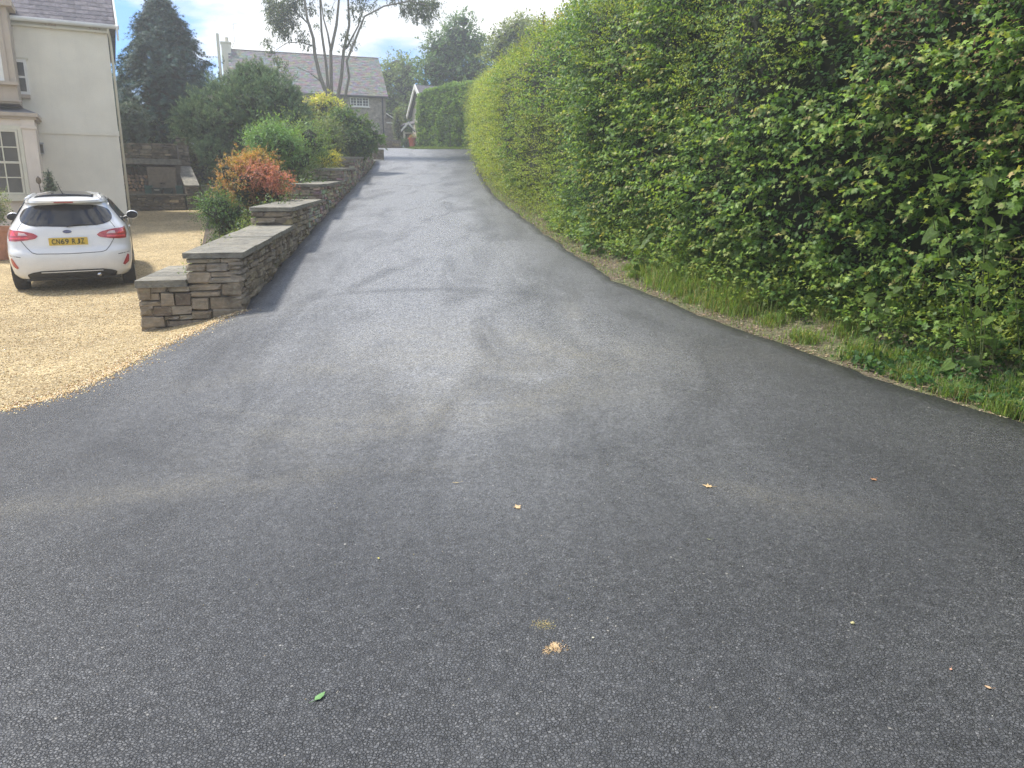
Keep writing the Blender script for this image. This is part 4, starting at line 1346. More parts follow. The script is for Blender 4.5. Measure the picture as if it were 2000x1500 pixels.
for k, (px, Yk, w_, h_, sd) in enumerate(((262, 31.5, 130, 150, 161), (322, 30.4, 120, 150, 162), (392, 30.0, 80, 110, 163))):
    shrub('ivy_bush', ('dark ivy mound behind the left end of the log store', 'dark ivy mound at the foot of the bluish conifer', 'olive green bush above the stone steps')[k], 'shrub', px, 318 if k < 2 else 335, Yk, w_, h_, 4200, (.09, .15), [(0.07, 0.11, 0.05), (0.09, 0.14, 0.06), (0.05, 0.08, 0.04)] if k < 2 else [(0.13, 0.15, 0.05), (0.10, 0.14, 0.05)], sd, shape='quad', nclump=10, z0=2.2 if k < 2 else 1.9)
# broad pine with upright tufts
def pine(label, Y, seed):
    rr = np.random.default_rng(seed)
    b = W(470, 300, Y)
    root = thing('pine_tree', label, 'tree', (b.x, Y, b.z))
    cl = []
    for (px, py, rp) in ((500, 165, 34), (455, 180, 36), (540, 185, 36), (420, 205, 36), (490, 205, 42), (560, 215, 36), (385, 228, 34), (440, 235, 42), (520, 240, 42), (372, 255, 28), (410, 262, 36), (470, 268, 38), (575, 240, 26), (545, 262, 30), (375, 230, 24), (480, 150, 18), (520, 152, 16), (415, 300, 26), (445, 310, 30)):
        p = W(px, py, Y + rr.uniform(-1.0, .8)) - root.location
        r_ = rp / 1480 * Y
        cl.append((p.x, p.y, p.z, r_, r_ * 1.1, r_ * .75))
    A = clump_leaves(cl, 30000, rr, (.10, .17), [(0.09, 0.15, 0.085), (0.12, 0.19, 0.10), (0.075, 0.125, 0.07)], 7, .26, 1.1, -.5, [(0.30, 0.40, 0.20)], shell=.6)
    leaves('crown', *A, 'tuft', M_needle, root)
    blob_core(cl, .72, 'dark_core', M_core, root)
    mb = MB(); mb.tint = (.13, .09, .06)
    mb.tube([(.2, 0, -1.2), (.1, 0, .4), (0, 0, 1.3), (.2, .1, 2.0)], [.16, .13, .08, .03], 8)
    for k, c in enumerate(cl):
        mb.tube([(.1, 0, .4 + .04 * k), (c[0] * .6, c[1] * .6, c[2] * .6 + .2), (c[0], c[1], c[2])], [.05, .035, .012], 5)
    mb.build('trunk', M_bark, root)
pine('broad bushy blue green pine in front of the stone cottage', 25, 63)

# broadleaf trees beyond
def broadleaf(label, spec, Y, n, size, cols, seed, base, name='broadleaf_tree', group=None):
    rr = np.random.default_rng(seed)
    b = W(base[0], base[1], Y)
    gz = float(RZ(Y))
    root = thing(name, label, 'tree', (b.x, Y, gz), group=group)
    cl = []
    for (px, py, rp) in spec:
        p = W(px, py, Y + rr.uniform(-.8, .8) * 1.5) - root.location
        r_ = rp / 1480 * Y
        cl.append((p.x, p.y, p.z, r_, r_, r_ * .85))
    A = clump_leaves(cl, n, rr, size, cols, 6, .45, .4, .3, shell=.5)
    leaves('crown', *A, 'quad', M_leaf, root)
    blob_core(cl, .62, 'dark_core', M_core, root)
    mb = MB(); mb.tint = (.13, .11, .08)
    top = max(c[2] for c in cl)
    mb.tube([(0, 0, -.5), (.1, 0, top * .3), (0, 0, top * .6)], [.28, .22, .12], 8)
    for c in cl:
        mb.tube([(0.05, 0, top * .35), (c[0] * .6, c[1] * .6, (c[2] + top * .35) / 2 + .3), (c[0], c[1], c[2])], [.12, .08, .02], 5)
    mb.build('trunk', M_bark, root)
    return root
CG = [(0.085, 0.15, 0.055), (0.11, 0.18, 0.065), (0.065, 0.12, 0.045)]
broadleaf('tall rounded grey green tree rising behind the clipped hedge', [(895, 70, 34), (860, 95, 32), (925, 95, 36), (880, 120, 42), (850, 140, 36), (930, 140, 38), (895, 165, 40), (850, 180, 34), (905, 42, 18), (945, 175, 30)], 58, 17000, (.16, .26), CG, 71, (890, 260))
broadleaf('lower yellow green tree between cottage and tall tree', [(775, 130, 24), (800, 140, 26), (760, 150, 26), (790, 165, 34), (755, 185, 26), (800, 195, 32), (770, 205, 30), (760, 225, 24), (800, 225, 26), (775, 245, 24)], 66, 11000, (.18, .28), [(0.13, 0.19, 0.05), (0.16, 0.21, 0.06), (0.10, 0.15, 0.045)], 72, (780, 265))
broadleaf('hazy pale tree showing over the far end of the big hedge', [(1010, 60, 26), (985, 80, 26), (1040, 75, 28), (1020, 95, 36), (975, 105, 28), (1060, 60, 20), (1020, 42, 12)], 50, 8000, (.14, .22), [(0.15, 0.19, 0.06), (0.18, 0.22, 0.08)], 73, (1020, 260))
broadleaf('dark green tree showing between cream house and conifer', [(228, 190, 26), (220, 165, 20), (236, 225, 30), (215, 230, 30), (240, 260, 26)], 38, 6000, (.13, .2), [(0.07, 0.11, 0.04), (0.09, 0.13, 0.05)], 74, (228, 300))
shrub('ivy_shrub', 'small yellow green shrub behind the lean-to of the cottage', 'shrub', 787, 262, 60, 40, 42, 3000, (.12, .2), [(0.16, 0.22, 0.06), (0.12, 0.17, 0.05)], 75, shape='quad', nclump=9)
shrub('hedge_bush', 'green bushes closing the view behind the porch and gable', 'shrub', 812, 275, 64, 110, 80, 5000, (.16, .26), [(0.10, 0.16, 0.05), (0.13, 0.19, 0.06)], 76, shape='quad', nclump=12)

# many-stemmed tree in front of the cottage
rr = np.random.default_rng(81)
TY = 40.0
b = W(652, 235, TY)
et = thing('tall_tree', 'tall thin crowned tree with several bare stems before the cottage', 'tree', (b.x, TY, b.z - .6))
o0 = et.location
def T(px, py, dy=0.0): return W(px, py, TY + dy) - o0
stems = [
    ([(644, 240), (644, 197), (625, 150), (615, 107), (612, 75), (600, 37), (595, 0), (588, -60), (575, -120)], .20, -.5),
    ([(648, 240), (641, 175), (637, 125), (628, 62), (626, 15), (622, -50), (628, -110)], .15, .2),
    ([(648, 240), (647, 175), (646, 100), (657, 50), (662, 0), (668, -60), (660, -130)], .18, .6),
    ([(646, 98), (640, 65), (632, 37), (627, 0), (615, -50)], .09, .5),
    ([(655, 240), (658, 200), (667, 150), (671, 100), (682, 50), (680, 0), (690, -60), (700, -130)], .18, -.2),
    ([(662, 245), (672, 200), (682, 150), (677, 120), (700, 62), (712, 32), (750, 12), (800, 2), (835, 10), (850, 30)], .13, -.8),
    ([(676, 95), (700, 50), (712, 10), (722, -40)], .08, .3),
    ([(634, 165), (605, 142), (578, 130)], .05, -.4),
    ([(636, 196), (610, 186), (590, 182)], .03, -.4),
    ([(613, 90), (585, 82), (560, 84), (535, 100), (528, 112)], .05, .2),
    ([(606, 50), (580, 25), (552, 10), (530, -10)], .07, .4),
    ([(760, 8), (785, -10), (800, -25)], .04, 0),
    ([(671, 100), (688, 85), (694, 60)], .035, 0),
]
for pts, r0, dy in stems:
    mb = MB(); mb.tint = (0.24, 0.21, 0.17)
    npt = len(pts)
    mb.tube([T(px, py, dy * (i / npt) * 2) for i, (px, py) in enumerate(pts)], [max(.012, .62 * r0 * (1 - .8 * i / (npt - 1))) for i in range(npt)], 8)
    mb.build('stem', M_bark, et, smooth=True)
fol = [(530, 10, 20, 1), (555, 20, 26, 1.3), (545, 45, 24, 1.2), (575, 5, 22, 1.2), (570, 45, 18, .8), (555, 65, 16, .8), (535, 30, 16, .8), (590, 70, 14, .45), (600, 88, 12, .4), (585, 78, 10, .4), (522, 80, 11, .8), (528, 98, 10, .7), (540, 115, 12, .6), (555, 128, 12, .4),
       (605, 15, 16, .5), (640, 20, 14, .4), (618, 45, 10, .25), (690, 20, 16, .5), (705, 5, 18, .6), (675, 70, 12, .4), (688, 90, 12, .45), (668, 95, 9, .3), (700, 40, 12, .3), (730, 10, 14, .4),
       (800, 10, 20, 1), (825, 15, 22, 1.2), (845, 5, 18, 1), (815, 35, 14, .7), (838, 30, 16, .8), (838, 48, 8, .4), (790, 22, 12, .5), (855, 22, 8, .4), (770, -5, 16, .6),
       (600, -40, 40, .6), (660, -50, 44, .6), (560, -60, 40, .6), (720, -60, 44, .5), (630, -110, 50, .4), (780, -50, 34, .5), (700, -120, 50, .3)]
cl, wts = [], []
for (px, py, rp, k) in fol:
    p = T(px, py, rr.uniform(-.8, .8)); r_ = rp / 1480 * TY
    cl.append((p.x, p.y, p.z, r_, r_, r_ * .9)); wts.append(k)
Pl = []
for c, k in zip(cl, wts):
    m = int(62 * k * (c[3] / .4) ** 2)
    d = unit(rr.normal(0, 1, (m, 3))) * (rr.random((m, 1)) ** .5)
    Pl.append(np.array(c[:3]) + d * np.array(c[3:6]))
Pl = np.vstack(Pl)
A = sprigs(Pl, unit(rr.normal(0, 1, Pl.shape)), rr, 7, .26, -.2, (.10, .17), .8, cols=[(0.11, 0.15, 0.085), (0.14, 0.18, 0.10), (0.08, 0.115, 0.065)])
leaves('crown', *A, 'long', M_leaf, et, np.full(len(A[0]), 1.7))
mb = MB(); mb.tint = (.15, .13, .10)
for i in range(0, len(Pl), 16):
    p = Vector(Pl[i]); c = min(cl, key=lambda c: (Vector(c[:3]) - p).length)
    q = Vector(c[:3]); mb.tube([q + Vector((0, 0, -c[5] * .9)), (p + q) / 2, p], [.015, .01, .004], 4, False)
mb.build('twigs', M_bark, et)['kind'] = 'stuff'

# far clipped hedge and its lawn tree
def clipped_hedge():
    rr = np.random.default_rng(91)
    root = thing('clipped_hedge', 'dense dark green clipped hedge at the head of the drive', 'hedge')
    A0, A1 = W(818, 288, 50.5), W(940, 288, 46.5)
    n = 5200
    s = rr.random(n); v = rr.random(n)
    def top(s): return np.interp(s, [0, .15, .45, 1], [2.9, 3.3, 3.5, 3.6])
    px = A0.x + (A1.x - A0.x) * s; py = A0.y + (A1.y - A0.y) * s
    z0 = RZ(py)
    face = rr.random(n) < .72
    nrm = np.array([-(A1.y - A0.y), (A1.x - A0.x), 0]); nrm = -nrm / np.linalg.norm(nrm)
    dpt = rr.random(n) * 1.8
    P = np.stack([px, py, z0 + top(s) * v], 1)
    P[~face] = np.stack([px, py, z0 + top(s)], 1)[~face] - nrm * dpt[~face, None]
    nn = np.where(face[:, None], nrm, np.array([0, 0, 1.0]))
    # left rounded end
    e = rr.random(n) < .14
    P[e] = np.stack([px * 0 + A0.x, py * 0 + A0.y, z0 * 0 + RZ(A0.y) + v * 2.9], 1)[e] - nrm * dpt[e, None]
    nn[e] = np.array([-1, 0, 0])
    P = P + nn * (pnoise(P, 1.3) * .22)[:, None]
    A = sprigs(P, nn, rr, 7, .25, .9, (.12, .2), -.4, cols=[(0.15, 0.28, 0.07), (0.18, 0.32, 0.08), (0.11, 0.21, 0.06)], tip_cols=[(0.28, 0.42, 0.10)])
    leaves('foliage', *A, 'quad', M_leaf, root)
    mb = MB(); q = [A0 + Vector(nrm) * -.15, A1 + Vector(nrm) * -.15, A1 - Vector(nrm) * 1.7, A0 - Vector(nrm) * 1.7]
    zz = [float(RZ(p.y)) for p in q]
    mb.add([Vector((p.x, p.y, z - .2)) for p, z in zip(q, zz)] + [Vector((p.x, p.y, z + h)) for p, z, h in zip(q, zz, (2.6, 3.3, 3.3, 2.6))], [(0, 3, 2, 1), (4, 5, 6, 7), (0, 1, 5, 4), (1, 2, 6, 5), (2, 3, 7, 6), (3, 0, 4, 7)])
    mb.build('dark_core', M_core, root)
clipped_hedge()
lt = thing('small_tree', 'thin dark sapling standing on the lawn before the clipped hedge', 'tree', tuple(W(879, 287, 46)))
mb = MB(); mb.tint = (.08, .06, .05); mb.tube([(0, 0, -.1), (.02, 0, .6), (0, 0, 1.3)], [.03, .025, .01], 6); mb.build('trunk', M_bark, lt)
leafset(lt, [(0, 0, 1.1, .28, .28, .6)], 500, np.random.default_rng(4), (.08, .13), [(0.05, 0.09, 0.035)], 'quad', length=.2)

# ------------------------------------------------------------------ cream house on the left
HA = R(27)
HE1 = Vector((math.cos(HA), math.sin(HA), 0)); HE2 = Vector((-math.sin(HA), math.cos(HA), 0))
HC = W(236, 300, 22.0)                      # its right front corner
HZ = float(GZ(22)) - 0.1
def EZ(py): return W(228, py, 22.0).z - HZ   # height above the house foot of a picture row at the corner
house = thing('cream_house', 'cream rendered two storey house with slate roof behind the white car', 'house', (HC.x, HC.y, HZ), HA)
# local frame: x along the front (left is negative), y to the back, z up
h_eave = EZ(52)
mb = MB(); mb.box(-14, 0, 0, 5.5, -.3, h_eave); mb.build('wall', M_render, house)
mb = MB()
hb = EZ(266); mb.box(-14, 0.02, -0.025, 0, hb, hb + 0.13); mb.build('string_course', M_render, house)
mb = MB(); hf = EZ(66)
mb.box(-14, 0.02, -0.05, 0, hf, h_eave - 0.02); mb.box(-14, .03, -.09, -.05, hf, hf + .05); mb.build('eaves_frieze', M_cream, house)
for k in range(6):      # scrolled brackets of the frieze
    bx = -0.28 - 1.02 * k
    br = MB()
    for (cx, cz, r_) in ((0, .07, .06), (-.07, 0, .045), (.07, 0, .045), (0, -.06, .03)):
        pts = [(bx + cx + r_ * math.cos(a), -.06, (hf + h_eave) / 2 + cz + r_ * math.sin(a)) for a in np.linspace(0, 6.28, 10)]
        br.tube(pts, .022, 5)
    br.build('bracket', M_bathstone, house)
# gutter
mb = MB(); mb.tube([(-14, -.17, h_eave - .02), (0.3, -.17, h_eave - .02)], .06, 10)
mb.build('gutter', M_white, house, smooth=True)
mb = MB(); mb.tube([(0.02, -.15, h_eave - .08), (.05, .05, h_eave - .25), (.06, .08, h_eave - .5), (.06, .08, 0)], .035, 8)
mb.build('downpipe', M_cream, house, smooth=True)
# roof
RS = math.tan(R(42)); RW = 3.0
def roof_pt(x, s): return Vector((x, -.2 + s * math.cos(R(42)), h_eave - .0 + s * math.sin(R(42))))
mb = MB()
mb.prism([(-.2, h_eave + .0), (2.75, h_eave + 2.95 * RS), (5.7, h_eave + .0)], 0, 1)
mb.v = [(-14 + p[1] * 14.22, p[0], p[2] - .03) for p in mb.v]
roof = mb.build('roof', M_slate, house)
rng = random.Random(12)
sl_me = []
for k in range(4):
    m_ = MB(); m_.box(-.5, .5, 0, 1, -.5, .5); me_ = m_.mesh('slate', M_slate); sl_me.append(me_)
ex = 0.20; sw = 0.30; stf = MB()
for r_ in range(21):
    x = 0.20
    first = True
    while x > -13.6:
        w_ = sw - .006
        if first and r_ % 2: w_ = sw / 2 - .006
        Mx = Matrix.Translation(roof_pt(x - w_ / 2, r_ * ex)) @ Matrix.Rotation(R(42) - .035, 4, 'X') @ Matrix.Rotation(rng.uniform(-.012, .012), 4, 'Z') @ Matrix.Diagonal((w_, ex * 1.5, .016, 1)) @ Matrix.Translation((0, 0, .9))
        if x > -3.6 and r_ < 9:
            o = bpy.data.objects.new('slate', rng.choice(sl_me)); COL.objects.link(o); o.parent = roof; o.matrix_parent_inverse = Matrix.Identity(4); o.matrix_local = Mx
        else:
            v8 = [(-.5, 0, -.5), (.5, 0, -.5), (.5, 1, -.5), (-.5, 1, -.5), (-.5, 0, .5), (.5, 0, .5), (.5, 1, .5), (-.5, 1, .5)]
            stf.add([Mx @ Vector(p) for p in v8], [(0, 3, 2, 1), (4, 5, 6, 7), (0, 1, 5, 4), (1, 2, 6, 5), (2, 3, 7, 6), (3, 0, 4, 7)])
        x -= w_ + .006; first = False
stf.build('slates', M_slate, roof)['kind'] = 'stuff'
# bargeboard on the right verge with a pointed foot
mb = MB()
a0, a1 = roof_pt(0, -.12), roof_pt(0, 4.1)
mb.add([(0.22, a0.y, a0.z + .06), (0.27, a0.y, a0.z + .06), (0.27, a1.y, a1.z + .06), (0.22, a1.y, a1.z + .06),
        (0.22, a0.y + .02, a0.z - .30), (0.27, a0.y + .02, a0.z - .30), (0.27, a1.y, a1.z - .16), (0.22, a1.y, a1.z - .16)],
       [(0, 1, 2, 3), (4, 7, 6, 5), (0, 4, 5, 1), (1, 5, 6, 2), (2, 6, 7, 3), (3, 7, 4, 0)])
mb.build('bargeboard', M_white, house)
# small upstairs window, half hidden by the bay
def hx_at(px, py, yl=0.0):
    """local x on the plane y=yl of the house front seen at a pixel"""
    d = W(px, py, 1.0) - Vector((0, 0, EYE))
    o = Vector((0, 0, EYE)); P0 = Vector((HC.x, HC.y, 0)) + HE2 * yl
    t = (P0 - o).dot(HE2) / d.dot(HE2)
    p = o + d * t
    return (p - Vector((HC.x, HC.y, 0))).dot(HE1), p.z - HZ
def sash(parent, x0, x1, z0, z1, y, cols, rows, mat_f=M_white, split=True, bar=.025, fr=.06, sillm=None):
    w_ = MB()
    w_.box(x0, x0 + fr, y - .04, y + .03, z0, z1); w_.box(x1 - fr, x1, y - .04, y + .03, z0, z1)
    w_.box(x0 + fr, x1 - fr, y - .04, y + .03, z0, z0 + fr); w_.box(x0 + fr, x1 - fr, y - .04, y + .03, z1 - fr, z1)
    f = w_.build('window', mat_f, parent)
    nb = MB()
    iw = (x1 - x0 - 2 * fr) / cols; ih = (z1 - z0 - 2 * fr) / rows
    for i in range(1, cols): nb.box(x0 + fr + iw * i - bar / 2, x0 + fr + iw * i + bar / 2, y - .018, y + .012, z0 + fr, z1 - fr)
    for j in range(1, rows):
        t_ = bar * (2.0 if (split and j == rows // 2) else 1)
        nb.box(x0 + fr, x1 - fr, y - .022, y + .014, z0 + fr + ih * j - t_ / 2, z0 + fr + ih * j + t_ / 2)
    nb.build('glazing_bars', mat_f, f)
    for i in range(cols):
        for j in range(rows):
            p = MB(); p.box(x0 + fr + iw * i, x0 + fr + iw * (i + 1), y, y + .006, z0 + fr + ih * j, z0 + fr + ih * (j + 1)); p.build('pane', M_glass, f)
    return f
xa, za = hx_at(30, 182); xb_, zb_ = hx_at(49, 117)
f = sash(house, xa - .35, xb_ + .02, za - .02, zb_, -.01, 2, 2, fr=.07)
mb = MB(); x2, _ = hx_at(59, 185); mb.box(xa - .5, x2, -.12, 0.0, za - .12, za - .03); mb.build('sill', M_bathstone, f)
mb = MB(); mb.box(xa - .4, xb_ + .08, -.05, 0, zb_, zb_ + .05); mb.build('lintel', M_cream, f)
# ground floor bay
BD = 1.1
bx1, bz = hx_at(66, 229, -BD)
bz = float(bz)
bay = MB(); bay.box(-9, bx1 - .02, -BD, 0.0, -.3, bz); by = bay.build('bay', M_render2, house)
mb = MB(); mb.box(-9, bx1 + .10, -BD - .12, 0.02, bz, bz + .09); mb.box(-9, bx1 + .05, -BD - .06, 0.02, bz - .06, bz); mb.build('bay_cornice', M_bathstone, by)
mb = MB(); mb.add([(-9, -BD - .1, bz + .092), (bx1 + .08, -BD - .1, bz + .092), (bx1 - .3, 0, bz + .32), (-9, 0, bz + .32)], [(0, 1, 2, 3)]); mb.add([(-9, 0, bz + .092), (bx1 + .08, -BD - .1, bz + .092), (bx1 + .08, 0, bz + .092), (bx1 - .3, 0, bz + .32)], [(1, 2, 3)]); mb.build('bay_roof', M_lead, by)
px0, _ = hx_at(49, 300, -BD)
mb = MB(); mb.box(px0, bx1, -BD - .04, -BD, -.3, bz - .06); _, zc = hx_at(60, 252, -BD); mb.box(px0 - .03, bx1 + .03, -BD - .07, -BD, zc - .0, zc + .06); mb.build('pilaster', M_render2, by)
wx1, wz1 = hx_at(33, 254, -BD); _, wz0 = hx_at(33, 380, -BD)
sash(by, wx1 - 1.35, wx1, wz0, wz1, -BD - .014, 4, 4, M_cream, fr=.05, bar=.028)
_, sz = hx_at(40, 388, -BD)
mb = MB(); mb.box(wx1 - 1.6, wx1 + .14, -BD - .14, -BD, sz - .06, wz0 - .01); mb.build('sill', M_cream, by)
mb = MB(); mb.box(wx1 + .012, wx1 + .10, -BD - .05, -BD, wz0, wz1 + .10); mb.box(wx1 - 1.5, wx1 + .012, -BD - .05, -BD, wz1 + .004, wz1 + .10); mb.build('architrave', M_cream, by)
# upper stone bay
UD = 0.85
ux1, _ = hx_at(25, 110, -UD)
zt = EZ(-6)
ub = MB(); ub.box(-9, ux1, -UD, .0, bz + .33, h_eave + .35); ubo = ub.build('upper_bay', M_bathstone, house)
_, s1 = hx_at(20, 164, -UD); _, s0 = hx_at(20, 222, -UD)
mb = MB(); mb.box(-9, ux1 + .04, -UD - .12, -UD, s1 - .03, s1 + .05); mb.box(-9, ux1 + .05, -UD - .06, -UD, s1 - .42, s1 - .38)
_, tz_ = hx_at(20, 14, -UD); mb.box(-9, ux1 + .14, -UD - .16, .0, tz_, tz_ + .16); mb.build('stone_moulding', M_bathstone, ubo)
wx, _ = hx_at(1, 100, -UD); _, wt = hx_at(8, 24, -UD)
mb = MB(); mb.box(wx, wx + .10, -UD - .04, -UD, s1 + .05, wt); mb.build('jamb', M_bathstone, ubo)
sash(ubo, wx - 1.1, wx, s1 + .05, wt, -UD - .01, 2, 2, M_white, fr=.09)
mb = MB(); mb.box(-9, ux1 + .10, -UD - .13, -.2, tz_ + .16, tz_ + .2); mb.build('bay_roof', M_lead, ubo)
# wall lamp on the wall beside the bay
lx, lz = hx_at(82, 292)
lamp = thing('wall_lantern', 'small square lantern fixed to the cream wall beside the bay', 'lantern', (0, 0, 0))
lamp.location = Vector((HC.x, HC.y, HZ)) + HE1 * (lx) + UP * lz; lamp.rotation_euler = (0, 0, HA)
mb = MB(); mb.box(-.05, .05, -.16, -.04, -.12, .14); mb.box(-.02, .02, -.04, 0, -.05, .1); mb.box(-.065, .065, -.175, -.025, .14, .165); mb.build('lantern_frame', M_metal, lamp)
mb = MB(); mb.box(-.04, .04, -.163, -.158, -.10, .12); mb.build('pane', M_glass, lamp)

# potted cone topiary and small lollipop by the house, pot plant at the left edge
pc = W(107, 430, 19.5); gz = float(GZ(19.5))
top_z = W(107, 335, 19.5).z - gz
pt = thing('topiary', 'clipped cone shaped conifer in a pot against the cream wall', 'plant', (pc.x, 19.5, gz))
mb = MB(); mb.lathe([(.14, 0), (.19, .34), (.21, .34), (.21, .38), (.17, .38)], n=18); mb.build('pot', M_terracotta, pt, smooth=False)
rr = np.random.default_rng(15)
cl = [(0, 0, .55 + (top_z - .62) * k / 7, *(2 * [.30 * (1 - k / 8.5)]), .12) for k in range(8)]
leafset(pt, cl, 5200, rr, (.03, .05), [(0.08, 0.12, 0.06), (0.11, 0.15, 0.07)], 'spray', M_needle, 'foliage', length=.09, up=.6)
blob_core(cl, .75, 'dark_plant_core', M_core, pt)
pc = W(86, 430, 19.5); tz2 = W(86, 352, 19.5).z - gz
pt = thing('stake_ornament', 'slim brown bird ornament on a stake next to the bay', 'ornament', (pc.x, 19.5, gz))
mb = MB(); mb.tint = (.12, .09, .06); mb.tube([(0, 0, 0), (.02, 0, tz2 * .8), (0, 0, tz2 - .1)], .012, 6); mb.build('stake', M_bark, pt)
mb = MB(); mb.tint = (.20, .15, .10); mb.lathe([(.01, -.1), (.05, -.06), (.06, 0), (.045, .05), (.02, .08), (.004, .10)], (0, 0, tz2), 10); mb.build('bird_body', M_attr, pt, smooth=True)
pc = W(-8, 470, 15.5); gz = float(GZ(15.5))
pt = thing('pot_plant', 'leafy shrub in a large terracotta pot left of the car', 'plant', (pc.x, 15.5, gz))
mb = MB(); mb.lathe([(.22, 0), (.31, .55), (.35, .56), (.35, .66), (.30, .66)], n=26); mb.build('pot', M_terracotta, pt, smooth=False)
zt_ = W(0, 375, 15.5).z - gz
cl = [(0.05, -.05, .95, .30, .28, .18), (.12, 0, 1.15, .2, .2, .16), (-.1, .1, 1.3, .22, .2, .2), (.1, -.05, zt_ - .1, .10, .1, .12), (.2, -.1, .92, .14, .14, .1)]
leafset(pt, cl, 2600, np.random.default_rng(16), (.035, .06), [(0.16, 0.20, 0.10), (0.22, 0.25, 0.13), (0.11, 0.15, 0.08)], 'oval', None, 'foliage', length=.12, shell=.2)
mb = MB(); mb.tint = (.14, .11, .07)
for k in range(6): mb.tube([(0, 0, .6), (.1 * math.cos(k), .1 * math.sin(k), .85), (.2 * math.cos(k), .18 * math.sin(k), 1.15)], [.015, .01, .005], 5)
mb.build('stem', M_bark, pt)

# ------------------------------------------------------------------ yard end: stone store, logs, cupboard, boxes, steps
rng = random.Random(31)
def yard(px, py, off=0.0):
    """local (x along E1, z) on a plane `off` behind the yard end, seen at a pixel"""
    d = W(px, py, 1.0) - Vector((0, 0, EYE)); o = Vector((0, 0, EYE))
    P0 = Vector((YARD.x, YARD.y, 0)) + E2 * off
    t = (P0 - o).dot(E2) / d.dot(E2)
    p = o + d * t
    return (p - P0).dot(E1), p.z
YO = Vector((YARD.x, YARD.y, 0))
def yp(x, y, z): return YO + E1 * x + E2 * y + UP * z
def yface(parent, x0, x1, y, z0, z1, sw=.28, sh=.10, out=-1):
    lay_face(parent, yp(x0, y, z0), E1, UP, E2 * out, x1 - x0, z1 - z0, sw, sh, .16, STONES_FAR, rng, joint=.012)
def ybox(mb, x0, x1, y0, y1, z0, z1): frame_box(mb, yp(x0, y0, z0), E1, E2, UP, x1 - x0, y1 - y0, z1 - z0)
# low retaining wall in front of the terrace
lo = thing('retaining_wall', 'low stone retaining wall below the green boxes', 'wall')
xl_, _ = yard(236, 400); xr_, _ = yard(362, 400)
zl, zh = float(GZ(27)) - .25, yard(320, 379)[1]
mb = MB(); ybox(mb, xl_ - 3, xr_, 0.05, 1.3, zl, zh - .02); mb.build('wall_core', M_mortar, lo)
yface(lo, xl_ - .6, xr_, 0.0, zl + .1, zh - .05, .26, .10)
for k in range(5):
    x0 = xl_ - .6 + k * .55
    slab(lo, yp(x0, -.04, zh + .01), E1, E2, .54, 1.3, .05, rng)
# store
st = thing('stone_store', 'low stone log store with slab lintel at the end of the yard', 'outbuilding')
SB = 1.25
x0, zt = yard(236, 278, SB); x1, _ = yard(346, 300, SB); _, zl1 = yard(290, 321, SB); _, zl0 = yard(290, 312, SB)
mb = MB()
ybox(mb, x0 - 3, x1, SB + .06, SB + 2.2, zl1 + .0, zt - .02)              # masonry above the opening
ybox(mb, x0 - 3, x1, SB + 1.4, SB + 2.2, zh - .1, zl1)                  # back of the opening
xs_, _ = yard(343, 350, SB); ybox(mb, xs_, x1 + .05, SB + .05, SB + 2.2, zh - .1, zl1)
mb.build('wall_core', M_mortar, st)
mb = MB(); ybox(mb, x0 - 1.5, x1 + .1, SB - .08, SB + .3, zl1, zl0 + .03); mb.build('lintel', M_coping, st)
yface(st, x0 - .5, x1, SB, zl0 + .04, zt, .28, .10)
# stone pillar
pil = thing('stone_pillar', 'square rubble stone pillar beside the log store', 'pillar')
PB = 2.3
xa, za = yard(341, 262, PB); xb2, _ = yard(364, 262, PB)
mb = MB(); ybox(mb, xa + .03, xb2 - .03, PB + .05, PB + .6, zh - .4, za - .03); mb.build('wall_core', M_mortar, pil)
yface(pil, xa, xb2, PB, zl0 - .8, za, .22, .095)
lay_face(pil, yp(xb2, PB, zl0 - .8), E2, UP, E1, .6, za - zl0 + .8, .22, .085, .14, STONES_FAR, rng)
# sloping coped wall by the steps
cw = thing('stone_wall', 'short stone wall with sloping slab top between the store and steps', 'wall')
xa, za = yard(362, 362); xb3, _ = yard(388, 362)
mb = MB(); c = [yp(xa + .03, .05, zl), yp(xb3 - .03, .05, zl), yp(xb3 - .33, 2.2, zl), yp(xa - .27, 2.2, zl)]
zt2 = W(360, 325, 29.2).z
mb.add(c + [Vector((p.x, p.y, z)) for p, z in zip(c, (za - .07, za - .07, zt2 - .14, zt2 - .14))], [(0, 3, 2, 1), (4, 5, 6, 7), (0, 1, 5, 4), (1, 2, 6, 5), (2, 3, 7, 6), (3, 0, 4, 7)]); mb.build('wall_core', M_mortar, cw)
yface(cw, xa, xb3, -.02, zl + .1, za - .05, .2, .075)
up_ = (yp(-.30, 2.2, zt2) - yp(0, 0, za)).normalized()
for k in range(2):
    slab(cw, yp(xa - .03, -.05, za) + up_ * (1.15 * k), E1, up_, xb3 - xa + .06, 1.13, .05, rng)
# steps
sp = thing('stone_steps', 'narrow dark stone steps climbing right of the sloping wall', 'steps')
xs0, xs1 = xb3 + .02, yard(411, 390)[0]
nst = 6
for k in range(nst):
    z0_, z1_ = zl + .1 + 0.17 * k, zl + .1 + 0.17 * (k + 1)
    mb = MB(); ybox(mb, xs0, xs1 + .3, .30 * k + .1, .30 * (k + 1) + 1.0, z0_ - .2, z1_ - .05); mb.build('riser', M_stone_far, sp)
    mb = MB(); ybox(mb, xs0 - .0, xs1 + .3, .30 * k + .06, .30 * (k + 1) + .16, z1_ - .048, z1_); mb.build('tread', M_coping, sp)
